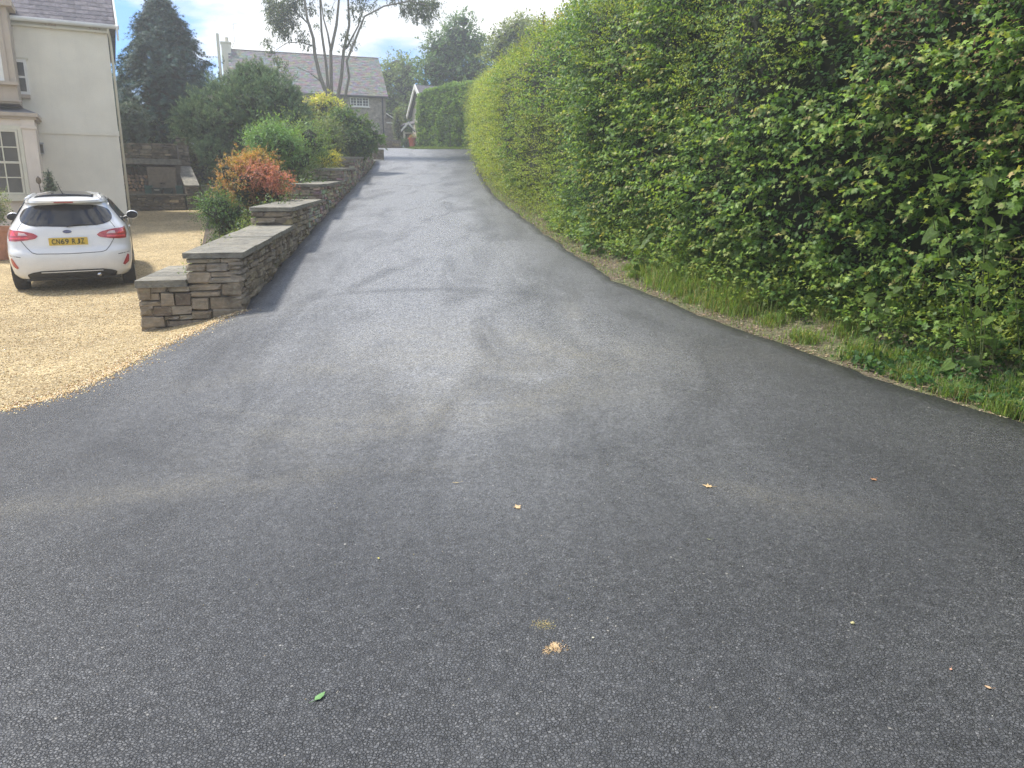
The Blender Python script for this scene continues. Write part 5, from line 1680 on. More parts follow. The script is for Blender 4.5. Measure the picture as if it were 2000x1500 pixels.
# cupboard
xc0, zc1 = yard(286, 326, SB - .15); xc1, _ = yard(342, 326, SB - .15); zc0 = zh + .02
cb = thing('cupboard', 'weathered wooden cupboard with double doors in the store opening', 'cupboard')
mb = MB(); ybox(mb, xc0, xc1, SB - .12, SB + .5, zc0, zc1); mb.build('carcass', M_woodpanel, cb)
xm = (xc0 + xc1) / 2
for (a, b_) in ((xc0 + .01, xm - .006), (xm + .006, xc1 - .01)):
    mb = MB(); ybox(mb, a, b_, SB - .15, SB - .122, zc0 + .02, zc1 - .03)
    d_ = mb.build('door', M_woodpanel, cb)
    mb = MB(); ybox(mb, a, b_, SB - .165, SB - .152, zc1 - .14, zc1 - .08); ybox(mb, a, b_, SB - .165, SB - .152, zc0 + .06, zc0 + .12); mb.build('door_rail', M_woodpanel, d_)
mb = MB(); ybox(mb, xm - .09, xm + .09, SB - .2, SB - .166, (zc0 + zc1) / 2 - .12, (zc0 + zc1) / 2 - .07); mb.build('latch', M_darkwood, cb)
# logs: cut ends stacked in the opening
lg_root_lbl = 'split firewood log stacked in the stone store'
xg0, zg0 = yard(243, 374, SB + .2); xg1, zg1 = yard(284, 338, SB + .2)
logm = []
for k in range(5):
    m_ = MB(); nn_ = 7
    pts = [(math.cos(2 * math.pi * i / nn_) * random.uniform(.7, 1.05), math.sin(2 * math.pi * i / nn_) * random.uniform(.6, 1.0)) for i in range(nn_)]
    m_.prism(pts, 0, 1); logm.append(m_.mesh('log', None))
M_log = stone_mat('cut_log', [(0, (0.34, 0.23, 0.15)), (.5, (0.50, 0.37, 0.25)), (1, (0.66, 0.53, 0.38))], 0.0)
for me_ in logm: me_.materials.append(M_log)
z = max(zg0, zh) + .05; row = 0
while z < zg1:
    x = xg0 - .5 + (row % 2) * .05
    lim = xg1 - .02 - 0.0 * row
    while x < lim:
        r_ = random.uniform(.052, .075)
        o = bpy.data.objects.new('log', random.choice(logm)); COL.objects.link(o)
        o.matrix_world = Matrix.Translation(yp(x, SB + .15 + random.uniform(0, .12), z + random.uniform(-.01, .01))) @ Matrix.Rotation(R(20), 4, 'Z') @ Matrix.Rotation(random.uniform(0, 3), 4, 'Y') @ Matrix.Diagonal((r_, .4, r_, 1))
        tag(o, lg_root_lbl, 'log', 'firewood logs in the store')
        x += r_ * 2 + .008
    z += .118; row += 1
mb = MB(); ybox(mb, xg0 - 1, xg1 + .02, SB - .05, SB + .6, zh + .0, max(zg0, zh) + .005)
tag(mb.build('timber_bench', M_woodpanel), 'low timber bearer under the stacked firewood', 'bench')
# recycling boxes and caddies
def tub(name, label, px0, px1, pyb, pyt, off, mat, cat, lid=True, mark=False):
    x0_, z0_ = yard(px0, pyb, off); x1_, z1_ = yard(px1, pyt, off)
    z0_ = zh + .012; z1_ = max(z1_, z0_ + .2)
    w_ = x1_ - x0_
    rt = thing(name, label, cat, tuple(yp((x0_ + x1_) / 2, off + .15, z0_)), R(20))
    h_ = z1_ - z0_
    mb = MB(); c0_ = [(-w_ * .43, -.12, 0), (w_ * .43, -.12, 0), (w_ * .43, .14, 0), (-w_ * .43, .14, 0)]; c1_ = [(-w_ * .5, -.15, h_ * .85), (w_ * .5, -.15, h_ * .85), (w_ * .5, .17, h_ * .85), (-w_ * .5, .17, h_ * .85)]
    mb.add(c0_ + c1_, [(0, 3, 2, 1), (4, 5, 6, 7), (0, 1, 5, 4), (1, 2, 6, 5), (2, 3, 7, 6), (3, 0, 4, 7)])
    mb.build('body', mat, rt, bevel=.008)
    mb = MB(); mb.box(-w_ * .54, w_ * .54, -.17, .19, h_ * .85, h_ * .85 + .035); mb.build('lid' if lid else 'rim', mat, rt, bevel=.008)
    mb = MB(); mb.tube([(-w_ * .5, -.16, h_ * .7), (-w_ * .2, -.19, h_ * .55), (w_ * .2, -.19, h_ * .55), (w_ * .5, -.16, h_ * .7)], .008, 6); mb.build('handle', M_black, rt)
    if mark:
        mb = MB(); mb.box(-w_ * .26, w_ * .26, -.146, -.138, h_ * .52, h_ * .72); mb.build('panel', M_white, rt)
tub('food_caddy', 'teal food waste caddy at the left end of the green tubs', 283, 296, 380, 362, .75, M_green_pl, 'caddy')
tub('recycling_box', 'dark green recycling box with white panel before the cupboard', 297, 316, 380, 367, .7, M_blackbox, 'box', mark=True)
tub('recycling_box', 'plain dark green recycling box under the right cupboard door', 320, 337, 380, 367, .7, M_blackbox, 'box')
tub('food_caddy', 'teal food waste caddy at the right end by the pillar', 344, 357, 378, 362, .72, M_green_pl, 'caddy')

# ------------------------------------------------------------------ stone cottage beyond
def cot_stone():
    m, nt, out = nodes_of('cottage_stone')
    tc = nt.nodes.new('ShaderNodeTexCoord')
    mp = nt.nodes.new('ShaderNodeMapping'); mp.inputs['Rotation'].default_value = (R(90), 0, 0)
    nt.links.new(tc.outputs['Object'], mp.inputs['Vector'])
    br = N(nt, 'TexBrick', Scale=3.6)
    br.inputs['Color1'].default_value = (0.38, 0.335, 0.27, 1); br.inputs['Color2'].default_value = (0.27, 0.24, 0.20, 1); br.inputs['Mortar'].default_value = (0.27, 0.25, 0.21, 1)
    br.inputs['Mortar Size'].default_value = .03
    nt.links.new(mp.outputs[0], br.inputs['Vector'])
    f = noise_out(nt, pos(nt), 5, 6, .7)
    c = mixc(nt, 1.0, br.outputs['Color'], ramp(nt, [(.3, g(.6)), (.7, g(1.4))], f), 'MULTIPLY')
    b = N(nt, 'BsdfPrincipled', Roughness=.9); nt.links.new(c, b.inputs['Base Color'])
    nt.links.new(bump(nt, f, .6, .05), b.inputs['Normal']); nt.links.new(b.outputs['BSDF'], out.inputs['Surface'])
    return m
M_cot = cot_stone()
M_tile = attr_mat('roof_tile', .85, 20, .4, .7, 1.3, 6)
CA = W(452, 98, 54.5)                      # left end of the ridge
CDIR = (W(735, 115, 57.6) - CA); CDIR.z = 0; CL = CDIR.length; CDIR.normalize()
crz = math.atan2(CDIR.y, CDIR.x)
CZ = 5.2
cot = thing('stone_cottage', 'stone cottage with long tiled roof at the top of the drive', 'cottage', (CA.x, CA.y, CZ), crz)
RH = CA.z - CZ; HD = 3.2
CN = Vector((-CDIR.y, CDIR.x, 0))
def cy_plane(px, py, yl):
    d = W(px, py, 1.0) - Vector((0, 0, EYE)); o = Vector((0, 0, EYE)); P0 = Vector((CA.x, CA.y, 0)) + CN * yl
    t = (P0 - o).dot(CN) / d.dot(CN); p = o + d * t
    return (p - Vector((CA.x, CA.y, 0))).dot(CDIR), p.z - CZ
ex_, ez_ = cy_plane(750, 187, -HD)
mb = MB(); mb.prism([(-HD, -.6), (HD, -.6), (HD, ez_ - .05), (0, RH - .12), (-HD, ez_ - .05)], 0, CL)
mb.v = [(p[1], p[0], p[2]) for p in mb.v]; mb.build('wall', M_cot, cot)
# roof deck, then courses of tiles
slope_len = math.hypot(HD + .2, RH - ez_ + .1); ang = math.atan2(RH - ez_ + .05, HD + .15)
mb = MB(); mb.prism([(-HD - .2, ez_ - .10), (0, RH - .04), (HD + .2, ez_ - .10), (HD + .2, ez_ - .16), (0, RH - .14), (-HD - .2, ez_ - .16)], -.1, CL + .15)
mb.v = [(p[1], p[0], p[2]) for p in mb.v]; rf = mb.build('roof', M_lead, cot)
rr = random.Random(3); tl = MB()
nr = 22; exx = slope_len / nr
for r_ in range(nr):
    x = -.1 - (.13 if r_ % 2 else 0)
    while x < CL + .15:
        s0 = r_ * exx
        tl.tint = tuple(v * rr.uniform(.75, 1.2) for v in (0.205, 0.195, 0.185))
        Mx = Matrix.Translation((x, -HD - .22 + s0 * math.cos(ang), ez_ - .08 + s0 * math.sin(ang))) @ Matrix.Rotation(ang - .06, 4, 'X')
        tl.box(.005, min(.27, CL + .15 - x), 0, exx * 1.25, .0, .03 + rr.uniform(0, .012), Mx)
        x += .275
tag(tl.build('roof_tiles', M_tile, rf), kind='stuff')
mb = MB(); mb.tint = (.16, .14, .125); mb.tube([(-.1, 0, RH - .0), (CL + .15, 0, RH)], .09, 8); mb.build('ridge_tiles', M_tile, rf)
# white gable board, flue pipe and rendered chimney at the left end
mb = MB(); mb.box(-.20, -.11, -HD - .2, -HD + .02, ez_ - 1.2, ez_); 
mb.add([(-.2, -HD - .3, ez_ - .15), (-.11, -HD - .3, ez_ - .15), (-.11, 0, RH + .0), (-.2, 0, RH + .0), (-.2, -HD - .3, ez_ - .45), (-.11, -HD - .3, ez_ - .45), (-.11, 0, RH - .3), (-.2, 0, RH - .3)], [(0, 1, 2, 3), (4, 7, 6, 5), (0, 4, 5, 1), (1, 5, 6, 2), (2, 6, 7, 3), (3, 7, 4, 0)])
mb.build('bargeboard', M_white, cot)
mb = MB(); mb.box(-.62, -.02, -.35, .35, -.3, RH + .36); mb.box(-.67, .03, -.4, .4, RH + .36, RH + .45)
chm = mb.build('chimney', M_render, cot)
mb = MB(); mb.lathe([(.12, 0), (.10, .3), (.12, .32)], (-.25, 0, RH + .45), 12); mb.build('chimney_pot', M_cream, chm)
mb = MB(); mb.tube([(-.80, -.42, -.0), (-.80, -.42, RH + .9)], .10, 10); mb.build('flue_pipe', M_cream, chm, smooth=False)
mb = MB(); mb.tube([(.02, 0, RH + .1), (.25, 0, RH + .6), (.25, 0, RH + 1.7)], .015, 5); mb.tube([(.0, 0, RH + 1.55), (.5, 0, RH + 1.7)], .012, 5)
for k in range(5): mb.tube([(.05 + .1 * k, -.15, RH + 1.57 + .03 * k), (.05 + .1 * k, .15, RH + 1.57 + .03 * k)], .008, 4)
tag(mb.build('tv_aerial', M_metal, None), 'thin television aerial on the cottage ridge by the chimney', 'aerial')
bpy.data.objects['tv_aerial'].location = cot.location; bpy.data.objects['tv_aerial'].rotation_euler = cot.rotation_euler
def casement(px0, py0, px1, py1, nl=3, rows=3):
    x0_, z1_ = cy_plane(px0, py0, -HD - .02); x1_, z0_ = cy_plane(px1, py1, -HD - .02)
    z1_ = min(z1_, ez_ - .18)
    yl = -HD - .03
    fr = MB(); t = .06
    fr.box(x0_, x1_, yl - .03, yl + .04, z0_, z0_ + t); fr.box(x0_, x1_, yl - .03, yl + .04, z1_ - t, z1_)
    for i in range(nl + 1):
        xx = x0_ + (x1_ - x0_ - t) * i / nl; fr.box(xx, xx + t, yl - .028, yl + .038, z0_ + t, z1_ - t)
    f = fr.build('window', M_white, cot)
    gb = MB()
    for i in range(nl):
        a = x0_ + (x1_ - x0_ - t) * i / nl + t; b_ = x0_ + (x1_ - x0_ - t) * (i + 1) / nl
        p = MB(); p.box(a, b_, yl, yl + .01, z0_ + t, z1_ - t); p.build('pane', M_glass, f)
        gb.box((a + b_) / 2 - .012, (a + b_) / 2 + .012, yl - .015, yl, z0_ + t, z1_ - t)
        for j in range(1, rows):
            zz = z0_ + (z1_ - z0_) * j / rows; gb.box(a, b_, yl - .015, yl - .001, zz - .012, zz + .012)
    gb.build('glazing_bars', M_white, f)
    s_ = MB(); s_.box(x0_ - .06, x1_ + .06, yl - .1, yl + .03, z0_ - .06, z0_ - .003); s_.build('sill', M_white, f)
casement(683, 187, 721, 209)
casement(611, 183, 652, 207)
casement(704, 253, 722, 268, 2)
casement(480, 180, 520, 205)
mb = MB(); mb.tube([(-.1, -HD - .3, ez_ - .14), (CL + .1, -HD - .3, ez_ - .14)], .06, 8); mb.build('gutter', M_black, cot)
mb = MB(); xdp, _ = cy_plane(747, 220, -HD - .05); mb.tube([(xdp + .02, -HD - .08, ez_ - .14), (xdp + .02, -HD - .08, 0)], .04, 8); mb.build('downpipe', M_black, cot)
# lean-to on the right end
lx0, _ = cy_plane(752, 250, -HD + .3); lx1, _ = cy_plane(778, 250, -HD + .3)
_, lz0 = cy_plane(776, 240, -HD + .3); _, lz1 = cy_plane(752, 223, -HD + .3)
lx0 = CL
mb = MB(); mb.prism([(lx0, -.4), (lx1, -.4), (lx1, lz0 - .03), (lx0, lz1 - .03)], -HD + .3, 1.5); lt_ = mb.build('lean_to', M_cot, cot)
mb = MB(); mb.prism([(lx0, lz1), (lx1 + .12, lz0 - .04), (lx1 + .12, lz0 + .04), (lx0, lz1 + .09)], -HD + .15, 1.6); mb.build('lean_to_roof', M_lead, lt_)
mb = MB(); mb.prism([(lx0, lz1 + .02), (lx1 + .14, lz0 - .05), (lx1 + .14, lz0 + .03), (lx0, lz1 + .10)], -HD + .10, -HD + .145)
mb.box(lx0, lx1, -HD + .2, -HD + .29, lz0 - .06, lz0 + .03); mb.build('white_trim', M_white, lt_)

# low stone wall in front of the cottage
rng = random.Random(71)
A0, A1 = W(676, 268, 50.0), W(783, 268, 52.5)
fw = thing('stone_wall', 'low stone garden wall in front of the far cottage', 'wall')
ux = A1 - A0; ux.z = 0; wl_ = ux.length; ux.normalize(); nrm = Vector((ux.y, -ux.x, 0))
zb = float(RZ(50.5)) - .25; hh = A0.z - zb - .05
mb = MB(); frame_box(mb, Vector((A0.x, A0.y, zb)) - nrm * .36, ux, -nrm * -1, UP, wl_, .33, hh); mb.build('wall_core', M_mortar, fw)
stf = MB()
lay_face(fw, Vector((A0.x, A0.y, zb)), ux, UP, nrm, wl_, hh, .34, .13, .15, STONES, rng, None)
t = 0
while t < wl_:
    slab(fw, Vector((A0.x, A0.y, zb + hh + .06)) + ux * t + nrm * .03, ux, -nrm, .82, .42, .06, rng); t += .83

# cream gabled building right of the lane, with porch
GY = 53.0
gb_ = W(803, 285, GY)
gab = thing('gabled_building', 'cream building with white gable boards half hidden by the clipped hedge', 'building', (0, 0, 0))
zb = 5.0
a0 = W(805, 222, 55.0); ap = W(822, 170, 53.2); a2 = W(836, 222, 51.4)
dr = Vector((a2.x - a0.x, a2.y - a0.y, 0)); gl = dr.length; dr.normalize(); dn = Vector((-dr.y, dr.x, 0))
gab.location = (a0.x, a0.y, zb); gab.rotation_euler = (0, 0, math.atan2(dr.y, dr.x))
ze = a0.z - zb; za_ = ap.z - zb
mb = MB(); mb.prism([(0, -.4), (gl, -.4), (gl, ze), (gl / 2, za_ - .1), (0, ze)], 0, 3); mb.build('wall', M_render2, gab)
mb = MB(); mb.prism([(-.25, ze - .22), (gl / 2, za_), (gl + .25, ze - .22), (gl + .25, ze - .12), (gl / 2, za_ + .12), (-.25, ze - .12)], -.25, 3.2); mb.build('roof', M_slate, gab)
mb = MB(); mb.prism([(-.3, ze - .34), (gl / 2, za_ - .10), (gl + .3, ze - .34), (gl + .3, ze - .08), (gl / 2, za_ + .16), (-.3, ze - .08)], -.34, -.255); mb.build('bargeboard', M_white, gab)
pr = W(799, 287, 51.5)
por = thing('porch', 'small slate roofed porch with white pointed gable left of the cream building', 'porch', (pr.x - .1, 52.2, float(RZ(52.2))), R(8))
hz = W(799, 236, 52.2).z - float(RZ(52.2))
mb = MB(); mb.box(-.34, -.26, -.3, -.2, 0, hz * .62); mb.box(.24, .32, -.3, -.2, 0, hz * .62); mb.box(-.34, .32, .5, .6, 0, hz * .62); mb.build('post', M_cream, por)
mb = MB(); mb.prism([(-.48, hz * .58), (0, hz * .86), (.46, hz * .58), (.46, hz * .66), (0, hz * .96), (-.48, hz * .66)], -.4, -.32); mb.build('bargeboard', M_white, por)
mb = MB(); mb.prism([(-.46, hz * .6), (0, hz * .88), (.44, hz * .6), (.44, hz * .63), (0, hz * .93), (-.46, hz * .63)], -.32, .7); mb.build('porch_roof', M_slate, por)
mb = MB(); mb.box(-.2, .2, .44, .49, 0, hz * .55); mb.build('door', M_darkwood, por)
mb = MB(); mb.add([(-.5, .4, hz * .84), (.5, .4, hz * .95), (.5, 2.2, hz * 1.15), (-.5, 2.2, hz * 1.0), (-.5, .4, hz * .8), (.5, .4, hz * .9), (.5, 2.2, hz * 1.1), (-.5, 2.2, hz * .95)], [(0, 1, 2, 3), (7, 6, 5, 4), (0, 4, 5, 1), (1, 5, 6, 2), (2, 6, 7, 3), (3, 7, 4, 0)]); mb.build('lean_to_roof', M_slate, por)
rp = W(806, 288, 50.6)
rc = thing('plant_pot', 'tall reddish terracotta planter beside the cream building corner', 'planter', (rp.x, 50.6, float(RZ(50.6)) + .01))
mb = MB(); mb.lathe([(.17, 0), (.22, .35), (.25, .55), (.28, .56), (.28, .62), (.22, .62)], n=16); mb.build('pot', M_red, rc)
leafset(rc, [(0, 0, .68, .18, .18, .1)], 260, np.random.default_rng(5), (.06, .1), [(0.35, .14, .07), (.14, .2, .06)], 'oval', None, 'foliage', length=.1)
shrub('box_shrub', 'small rounded dark shrub at the porch foot beside the planter', 'shrub', 792, 288, 50.8, 17, 20, 1200, (.05, .08), [(0.05, 0.09, 0.03)], 92, nclump=6, z0=float(RZ(50.8)), stems=2)
shrub('climber', 'leafy climber on the right end of the cottage garden wall', 'shrub', 778, 288, 52.9, 20, 62, 2600, (.08, .14), [(0.12, 0.15, 0.06), (0.16, 0.18, 0.08), (.08, .12, .05)], 93, shape='quad', nclump=9, z0=float(RZ(52.5)))

# ------------------------------------------------------------------ the white car
CARZ = [  # z, half width, rear y, front y, exponent
    (0.19, .70, .16, 3.90, 5), (0.235, .79, .06, 3.97, 5), (0.30, .835, .025, 4.0, 5), (0.45, .86, .0, 4.04, 5), (0.56, .866, .0, 4.03, 5), (0.63, .8675, .012, 4.01, 5),
    (0.665, .8675, .045, 3.99, 5), (0.70, .867, .07, 3.97, 5), (0.80, .860, .085, 3.88, 5), (0.90, .842, .10, 3.72, 4.6), (0.98, .812, .12, 3.3, 4.2), (1.02, .785, .145, 3.0, 3.8),
    (1.10, .735, .205, 2.82, 3.4), (1.20, .68, .28, 2.55, 3.2), (1.29, .625, .345, 2.33, 3.1), (1.335, .592, .372, 2.24, 3.1), (1.35, .583, .25, 2.2, 3.2), (1.385, .56, .24, 2.12, 3.2), (1.405, .54, .27, 2.07, 3.0), (1.43, .50, .42, 1.97, 2.8), (1.452, .43, .72, 1.83, 2.6), (1.468, .28, 1.0, 1.65, 2.4)]
_cz = np.array(CARZ)
def cz(z, k): return float(np.interp(z, _cz[:, 0], _cz[:, k]))
def rear_y(x, z):
    w, y0, e = cz(z, 1), cz(z, 2), cz(z, 4)
    q = min(1, abs(x) / w)
    return y0 + .95 * (1 - (1 - q ** e) ** (1 / e))
def paint(name, col, rough=.28, coat=1.0, flake=0.04):
    m, nt, out = nodes_of(name)
    b = N(nt, 'BsdfPrincipled', Roughness=rough)
    b.inputs['Coat Weight'].default_value = coat; b.inputs['Coat Roughness'].default_value = .05
    f = noise_out(nt, pos(nt), 3.5, 6, .6)
    c = ramp(nt, [(.3, tuple(v * .93 for v in col)), (.7, col)], f)
    # road film low down, its own dirt
    sx = N(nt, 'SeparateXYZ'); tc = nt.nodes.new('ShaderNodeTexCoord'); nt.links.new(tc.outputs['Object'], sx.inputs[0])
    dz = ramp(nt, [(.2, g(.30)), (.62, g(0))], sx.outputs[2])
    dm = mixc(nt, 1.0, dz, ramp(nt, [(.3, g(.3)), (.7, g(1))], noise_out(nt, pos(nt), 12, 5, .7)), 'MULTIPLY')
    c = mixc(nt, dm, c, (.38, .33, .25))
    nt.links.new(c, b.inputs['Base Color'])
    nt.links.new(b.outputs['BSDF'], out.inputs['Surface'])
    return m
M_paint = paint('white_car_paint', (0.78, 0.78, 0.77))
M_tyre = simple('tyre_rubber', (0.035, 0.033, 0.031), .85, .2, 10, .4, 60)
M_rim = simple('alloy', (.45, .45, .45), .3, .05, metallic=.9)
def lens(name, col, rough=.12):
    m, nt, out = nodes_of(name)
    b = N(nt, 'BsdfPrincipled', Roughness=rough); b.inputs['Coat Weight'].default_value = 1
    v = N(nt, 'TexVoronoi', Scale=70); nt.links.new(pos(nt), v.inputs['Vector'])
    c = ramp(nt, [(0, tuple(x * .75 for x in col)), (1, tuple(min(1, x * 1.25) for x in col))], v.outputs['Distance'])
    nt.links.new(c, b.inputs['Base Color']); nt.links.new(b.outputs['BSDF'], out.inputs['Surface'])
    return m
M_lens = lens('red_lens', (.42, .02, .025)); M_lens2 = lens('bright_red_lens', (.75, .05, .05)); M_lens3 = lens('clear_lens', (.62, .42, .42))
M_plate = simple('plate_yellow', (.62, .44, .05), .4, .05)
M_chrome = simple('chrome', (.6, .6, .62), .15, .03, metallic=1.0)
M_blue = simple('badge_blue', (.02, .05, .22), .3, .1)
M_seam = simple('panel_gap', (.05, .05, .05), .8, .1)

cwp = W(147, 505, 11.35)
gl_, gr_ = W(50, 565, 11.15), W(262, 552, 11.7)
CAR_H = R(26)
car = thing('white_hatchback', 'white small hatchback parked on the gravel, seen from behind', 'car', (-6.81, 11.85, .265), CAR_H)
slope = .0684
car.rotation_euler = (R(3.0), R(-1.0), CAR_H)
# body: stacked plan sections
NP = 22
def plan(w, y0, y1, e):
    pts = []
    for i in range(NP + 1):                         # rear, left to right
        a = math.pi * (1 - i / NP)
        cx, sy = math.cos(a), math.sin(a)
        x = w * math.copysign(abs(cx) ** (2 / e), cx); y = y0 + .95 * (1 - abs(sy) ** (2 / e))
        pts.append((x, y))
    fl = min(1.1, (y1 - y0 - .95) * .8)
    for i in range(NP + 1):
        a = math.pi * i / NP
        cx, sy = math.cos(a), math.sin(a)
        x = w * math.copysign(abs(cx) ** (2 / 3.2), cx); y = y1 - fl * (1 - abs(sy) ** (2 / 3.2))
        pts.append((x, y))
    return pts
zs = sorted(set(list(_cz[:, 0]) + [.36, .40, .5, .6, .75, .85, .94, 1.06, 1.15, 1.25]))
V, F = [], []
npl = 2 * (NP + 1)
for z in zs:
    for (x, y) in plan(cz(z, 1), cz(z, 2), cz(z, 3), cz(z, 4)): V.append((x, y, z))
for j in range(len(zs) - 1):
    for i in range(npl):
        i2 = (i + 1) % npl
        F.append((j * npl + i, j * npl + i2, (j + 1) * npl + i2, (j + 1) * npl + i))
F.append(tuple(range(npl - 1, -1, -1))); F.append(tuple((len(zs) - 1) * npl + i for i in range(npl)))
# underside of the rear bumper arches up in the middle
V = [(x, y, z + (0.10 * max(0, 1 - (abs(x) / .60) ** 4) if (y < 1.0 and z < .24) else 0) + (0.05 * max(0, 1 - (abs(x) / .60) ** 4) if (y < 1.0 and .24 <= z < .31) else 0)) for x, y, z in V]
me = bpy.data.meshes.new('body'); me.from_pydata(V, [], F); me.materials.append(M_paint)
me.polygons.foreach_set('use_smooth', np.ones(len(me.polygons), dtype=bool)); me.update()
body = link_mesh('body', me, car)
cut = MB()
for wy in (.72, 3.2):
    for sx_ in (-1, 1):
        cut.tube([(sx_ * .58, wy, .31), (sx_ * 1.0, wy, .31)], .365, 32)
cuto = cut.build('cutter', M_black)
cuto.parent = car
bpy.context.view_layer.update()
bo = body.modifiers.new('arch', 'BOOLEAN'); bo.operation = 'DIFFERENCE'; bo.object = cuto; bo.solver = 'EXACT'
dg = bpy.context.evaluated_depsgraph_get()
nm = bpy.data.meshes.new_from_object(body.evaluated_get(dg)); body.modifiers.clear(); body.data = nm
bpy.data.objects.remove(cuto)
if not nm.materials: nm.materials.append(M_paint)
ex_s = nm.polygons
try:
    nm.set_sharp_from_angle(angle=R(38))
except Exception: pass

def patch(name, poly, mat, parent=car, off=.006, thick=.012, nx=26, nz=12, sub=0):
    """region of the rear skin: polygon in (x,z), filled by a grid clipped to scanlines, with rim thickness"""
    poly = [Vector((p[0], p[1])) for p in poly]
    zmin, zmax = min(p.y for p in poly), max(p.y for p in poly)
    rowsv = []
    for j in range(nz + 1):
        z = zmin + (zmax - zmin) * (j + .0001 * (1 if j == 0 else -1 if j == nz else 0) * nz) / nz
        z = min(max(z, zmin + 1e-5), zmax - 1e-5)
        xsn = []
        for i in range(len(poly)):
            a, b_ = poly[i], poly[(i + 1) % len(poly)]
            if (a.y - z) * (b_.y - z) < 0: xsn.append(a.x + (b_.x - a.x) * (z - a.y) / (b_.y - a.y))
        xsn.sort()
        if len(xsn) < 2: continue
        rowsv.append((z, xsn[0], xsn[-1]))
    V, F = [], []
    n = nx + 1
    for (z, a, b_) in rowsv:
        for i in range(n):
            x = a + (b_ - a) * i / nx
            V.append((x, rear_y(x, z) - off, z))
    m = len(V)
    for (z, a, b_) in rowsv:
        for i in range(n):
            x = a + (b_ - a) * i / nx
            V.append((x, rear_y(x, z) - off + thick, z))
    R_ = len(rowsv)
    for j in range(R_ - 1):
        for i in range(nx):
            q = (j * n + i, j * n + i + 1, (j + 1) * n + i + 1, (j + 1) * n + i)
            F.append(q); F.append(tuple(m + k for k in reversed(q)))
    rim = [i for i in range(n)] + [j * n + nx for j in range(1, R_)] + [(R_ - 1) * n + i for i in range(nx - 1, -1, -1)] + [j * n for j in range(R_ - 2, 0, -1)]
    for k in range(len(rim)):
        k2 = (k + 1) % len(rim); F.append((rim[k], m + rim[k], m + rim[k2], rim[k2]))
    me = bpy.data.meshes.new(name); me.from_pydata(V, [], F); me.materials.append(mat)
    me.polygons.foreach_set('use_smooth', np.ones(len(me.polygons), dtype=bool)); me.update()
    try: me.set_sharp_from_angle(angle=R(40))
    except Exception: pass
    return link_mesh(name, me, parent)
def mir(poly, s): return [(x * s, z) for x, z in poly]
# rear window with rounded corners
win = []
for k in range(48):
    a = 2 * math.pi * k / 48
    e = 2 / 3.4
    cx, sy = math.cos(a), math.sin(a)
    X = math.copysign(abs(cx) ** e, cx); Z = math.copysign(abs(sy) ** e, sy)
    zz = 1.165 + Z * .165
    xx = X * np.interp(zz, [1.0, 1.06, 1.15, 1.25, 1.33], [.60, .64, .635, .585, .50])
    win.append((xx, zz))
rw = patch('rear_window', win, M_carglass, off=.008, nx=40, nz=22)
mb = MB(); mb.tube([(0, rear_y(0, 1.0) - .03, 1.005), (.12, rear_y(.1, 1.02) - .028, 1.035), (.32, rear_y(.3, 1.02) - .03, 1.03)], [.012, .009, .005], 6); mb.build('wiper', M_black, rw)
patch('brake_light', [(-.13, 1.352), (.13, 1.352), (.13, 1.368), (-.13, 1.368)], M_lens, off=.004)
for s in (-1, 1):
    tlp = [(.395, .875), (.43, .838), (.55, .815), (.70, .80), (.80, .80), (.815, .86), (.805, .94), (.79, .968), (.70, .962), (.55, .94), (.45, .915)]
    t_ = patch('tail_light', mir(tlp, s), M_lens, off=.010, thick=.02, nx=20, nz=14)
    patch('lamp_segment', mir([(.52, .84), (.79, .825), (.79, .85), (.54, .862)], s), M_lens2, t_, off=.014)  # brighter red piece of the lens
    patch('lamp_segment', mir([(.68, .872), (.775, .868), (.77, .945), (.735, .95)], s), M_lens2, t_, off=.014)
    patch('reversing_lamp', mir([(.53, .885), (.66, .885), (.65, .93), (.57, .922)], s), M_lens3, t_, off=.014)
    patch('reflector', mir([(.735, .385), (.80, .43), (.815, .545), (.79, .555), (.70, .39)][::1], s), M_lens, off=.006, nx=8, nz=8)
    patch('vent_crease', mir([(.66, .575), (.815, .59), (.82, .578), (.66, .562)], s), M_seam, off=.002, thick=.006, nx=8, nz=3)
# tailgate seam
def seam(pts, r=.0045, mat=M_seam, name='panel_seam'):
    mb = MB(); P = []
    for k in range(len(pts) - 1):
        for q in range(8):
            x = pts[k][0] + (pts[k + 1][0] - pts[k][0]) * q / 8; z = pts[k][1] + (pts[k + 1][1] - pts[k][1]) * q / 8
            P.append((x, rear_y(x, z) - .001, z))
    P.append((pts[-1][0], rear_y(*pts[-1]) - .001, pts[-1][1]))
    mb.tube(P, r, 5); return mb.build(name, mat, car, smooth=True)
seam([(-.63, .81), (-.56, .70), (-.50, .635), (-.44, .615), (0, .602), (.44, .615), (.50, .635), (.56, .70), (.63, .81)])
seam([(-.66, .97), (-.60, 1.06)]); seam([(.66, .97), (.60, 1.06)])
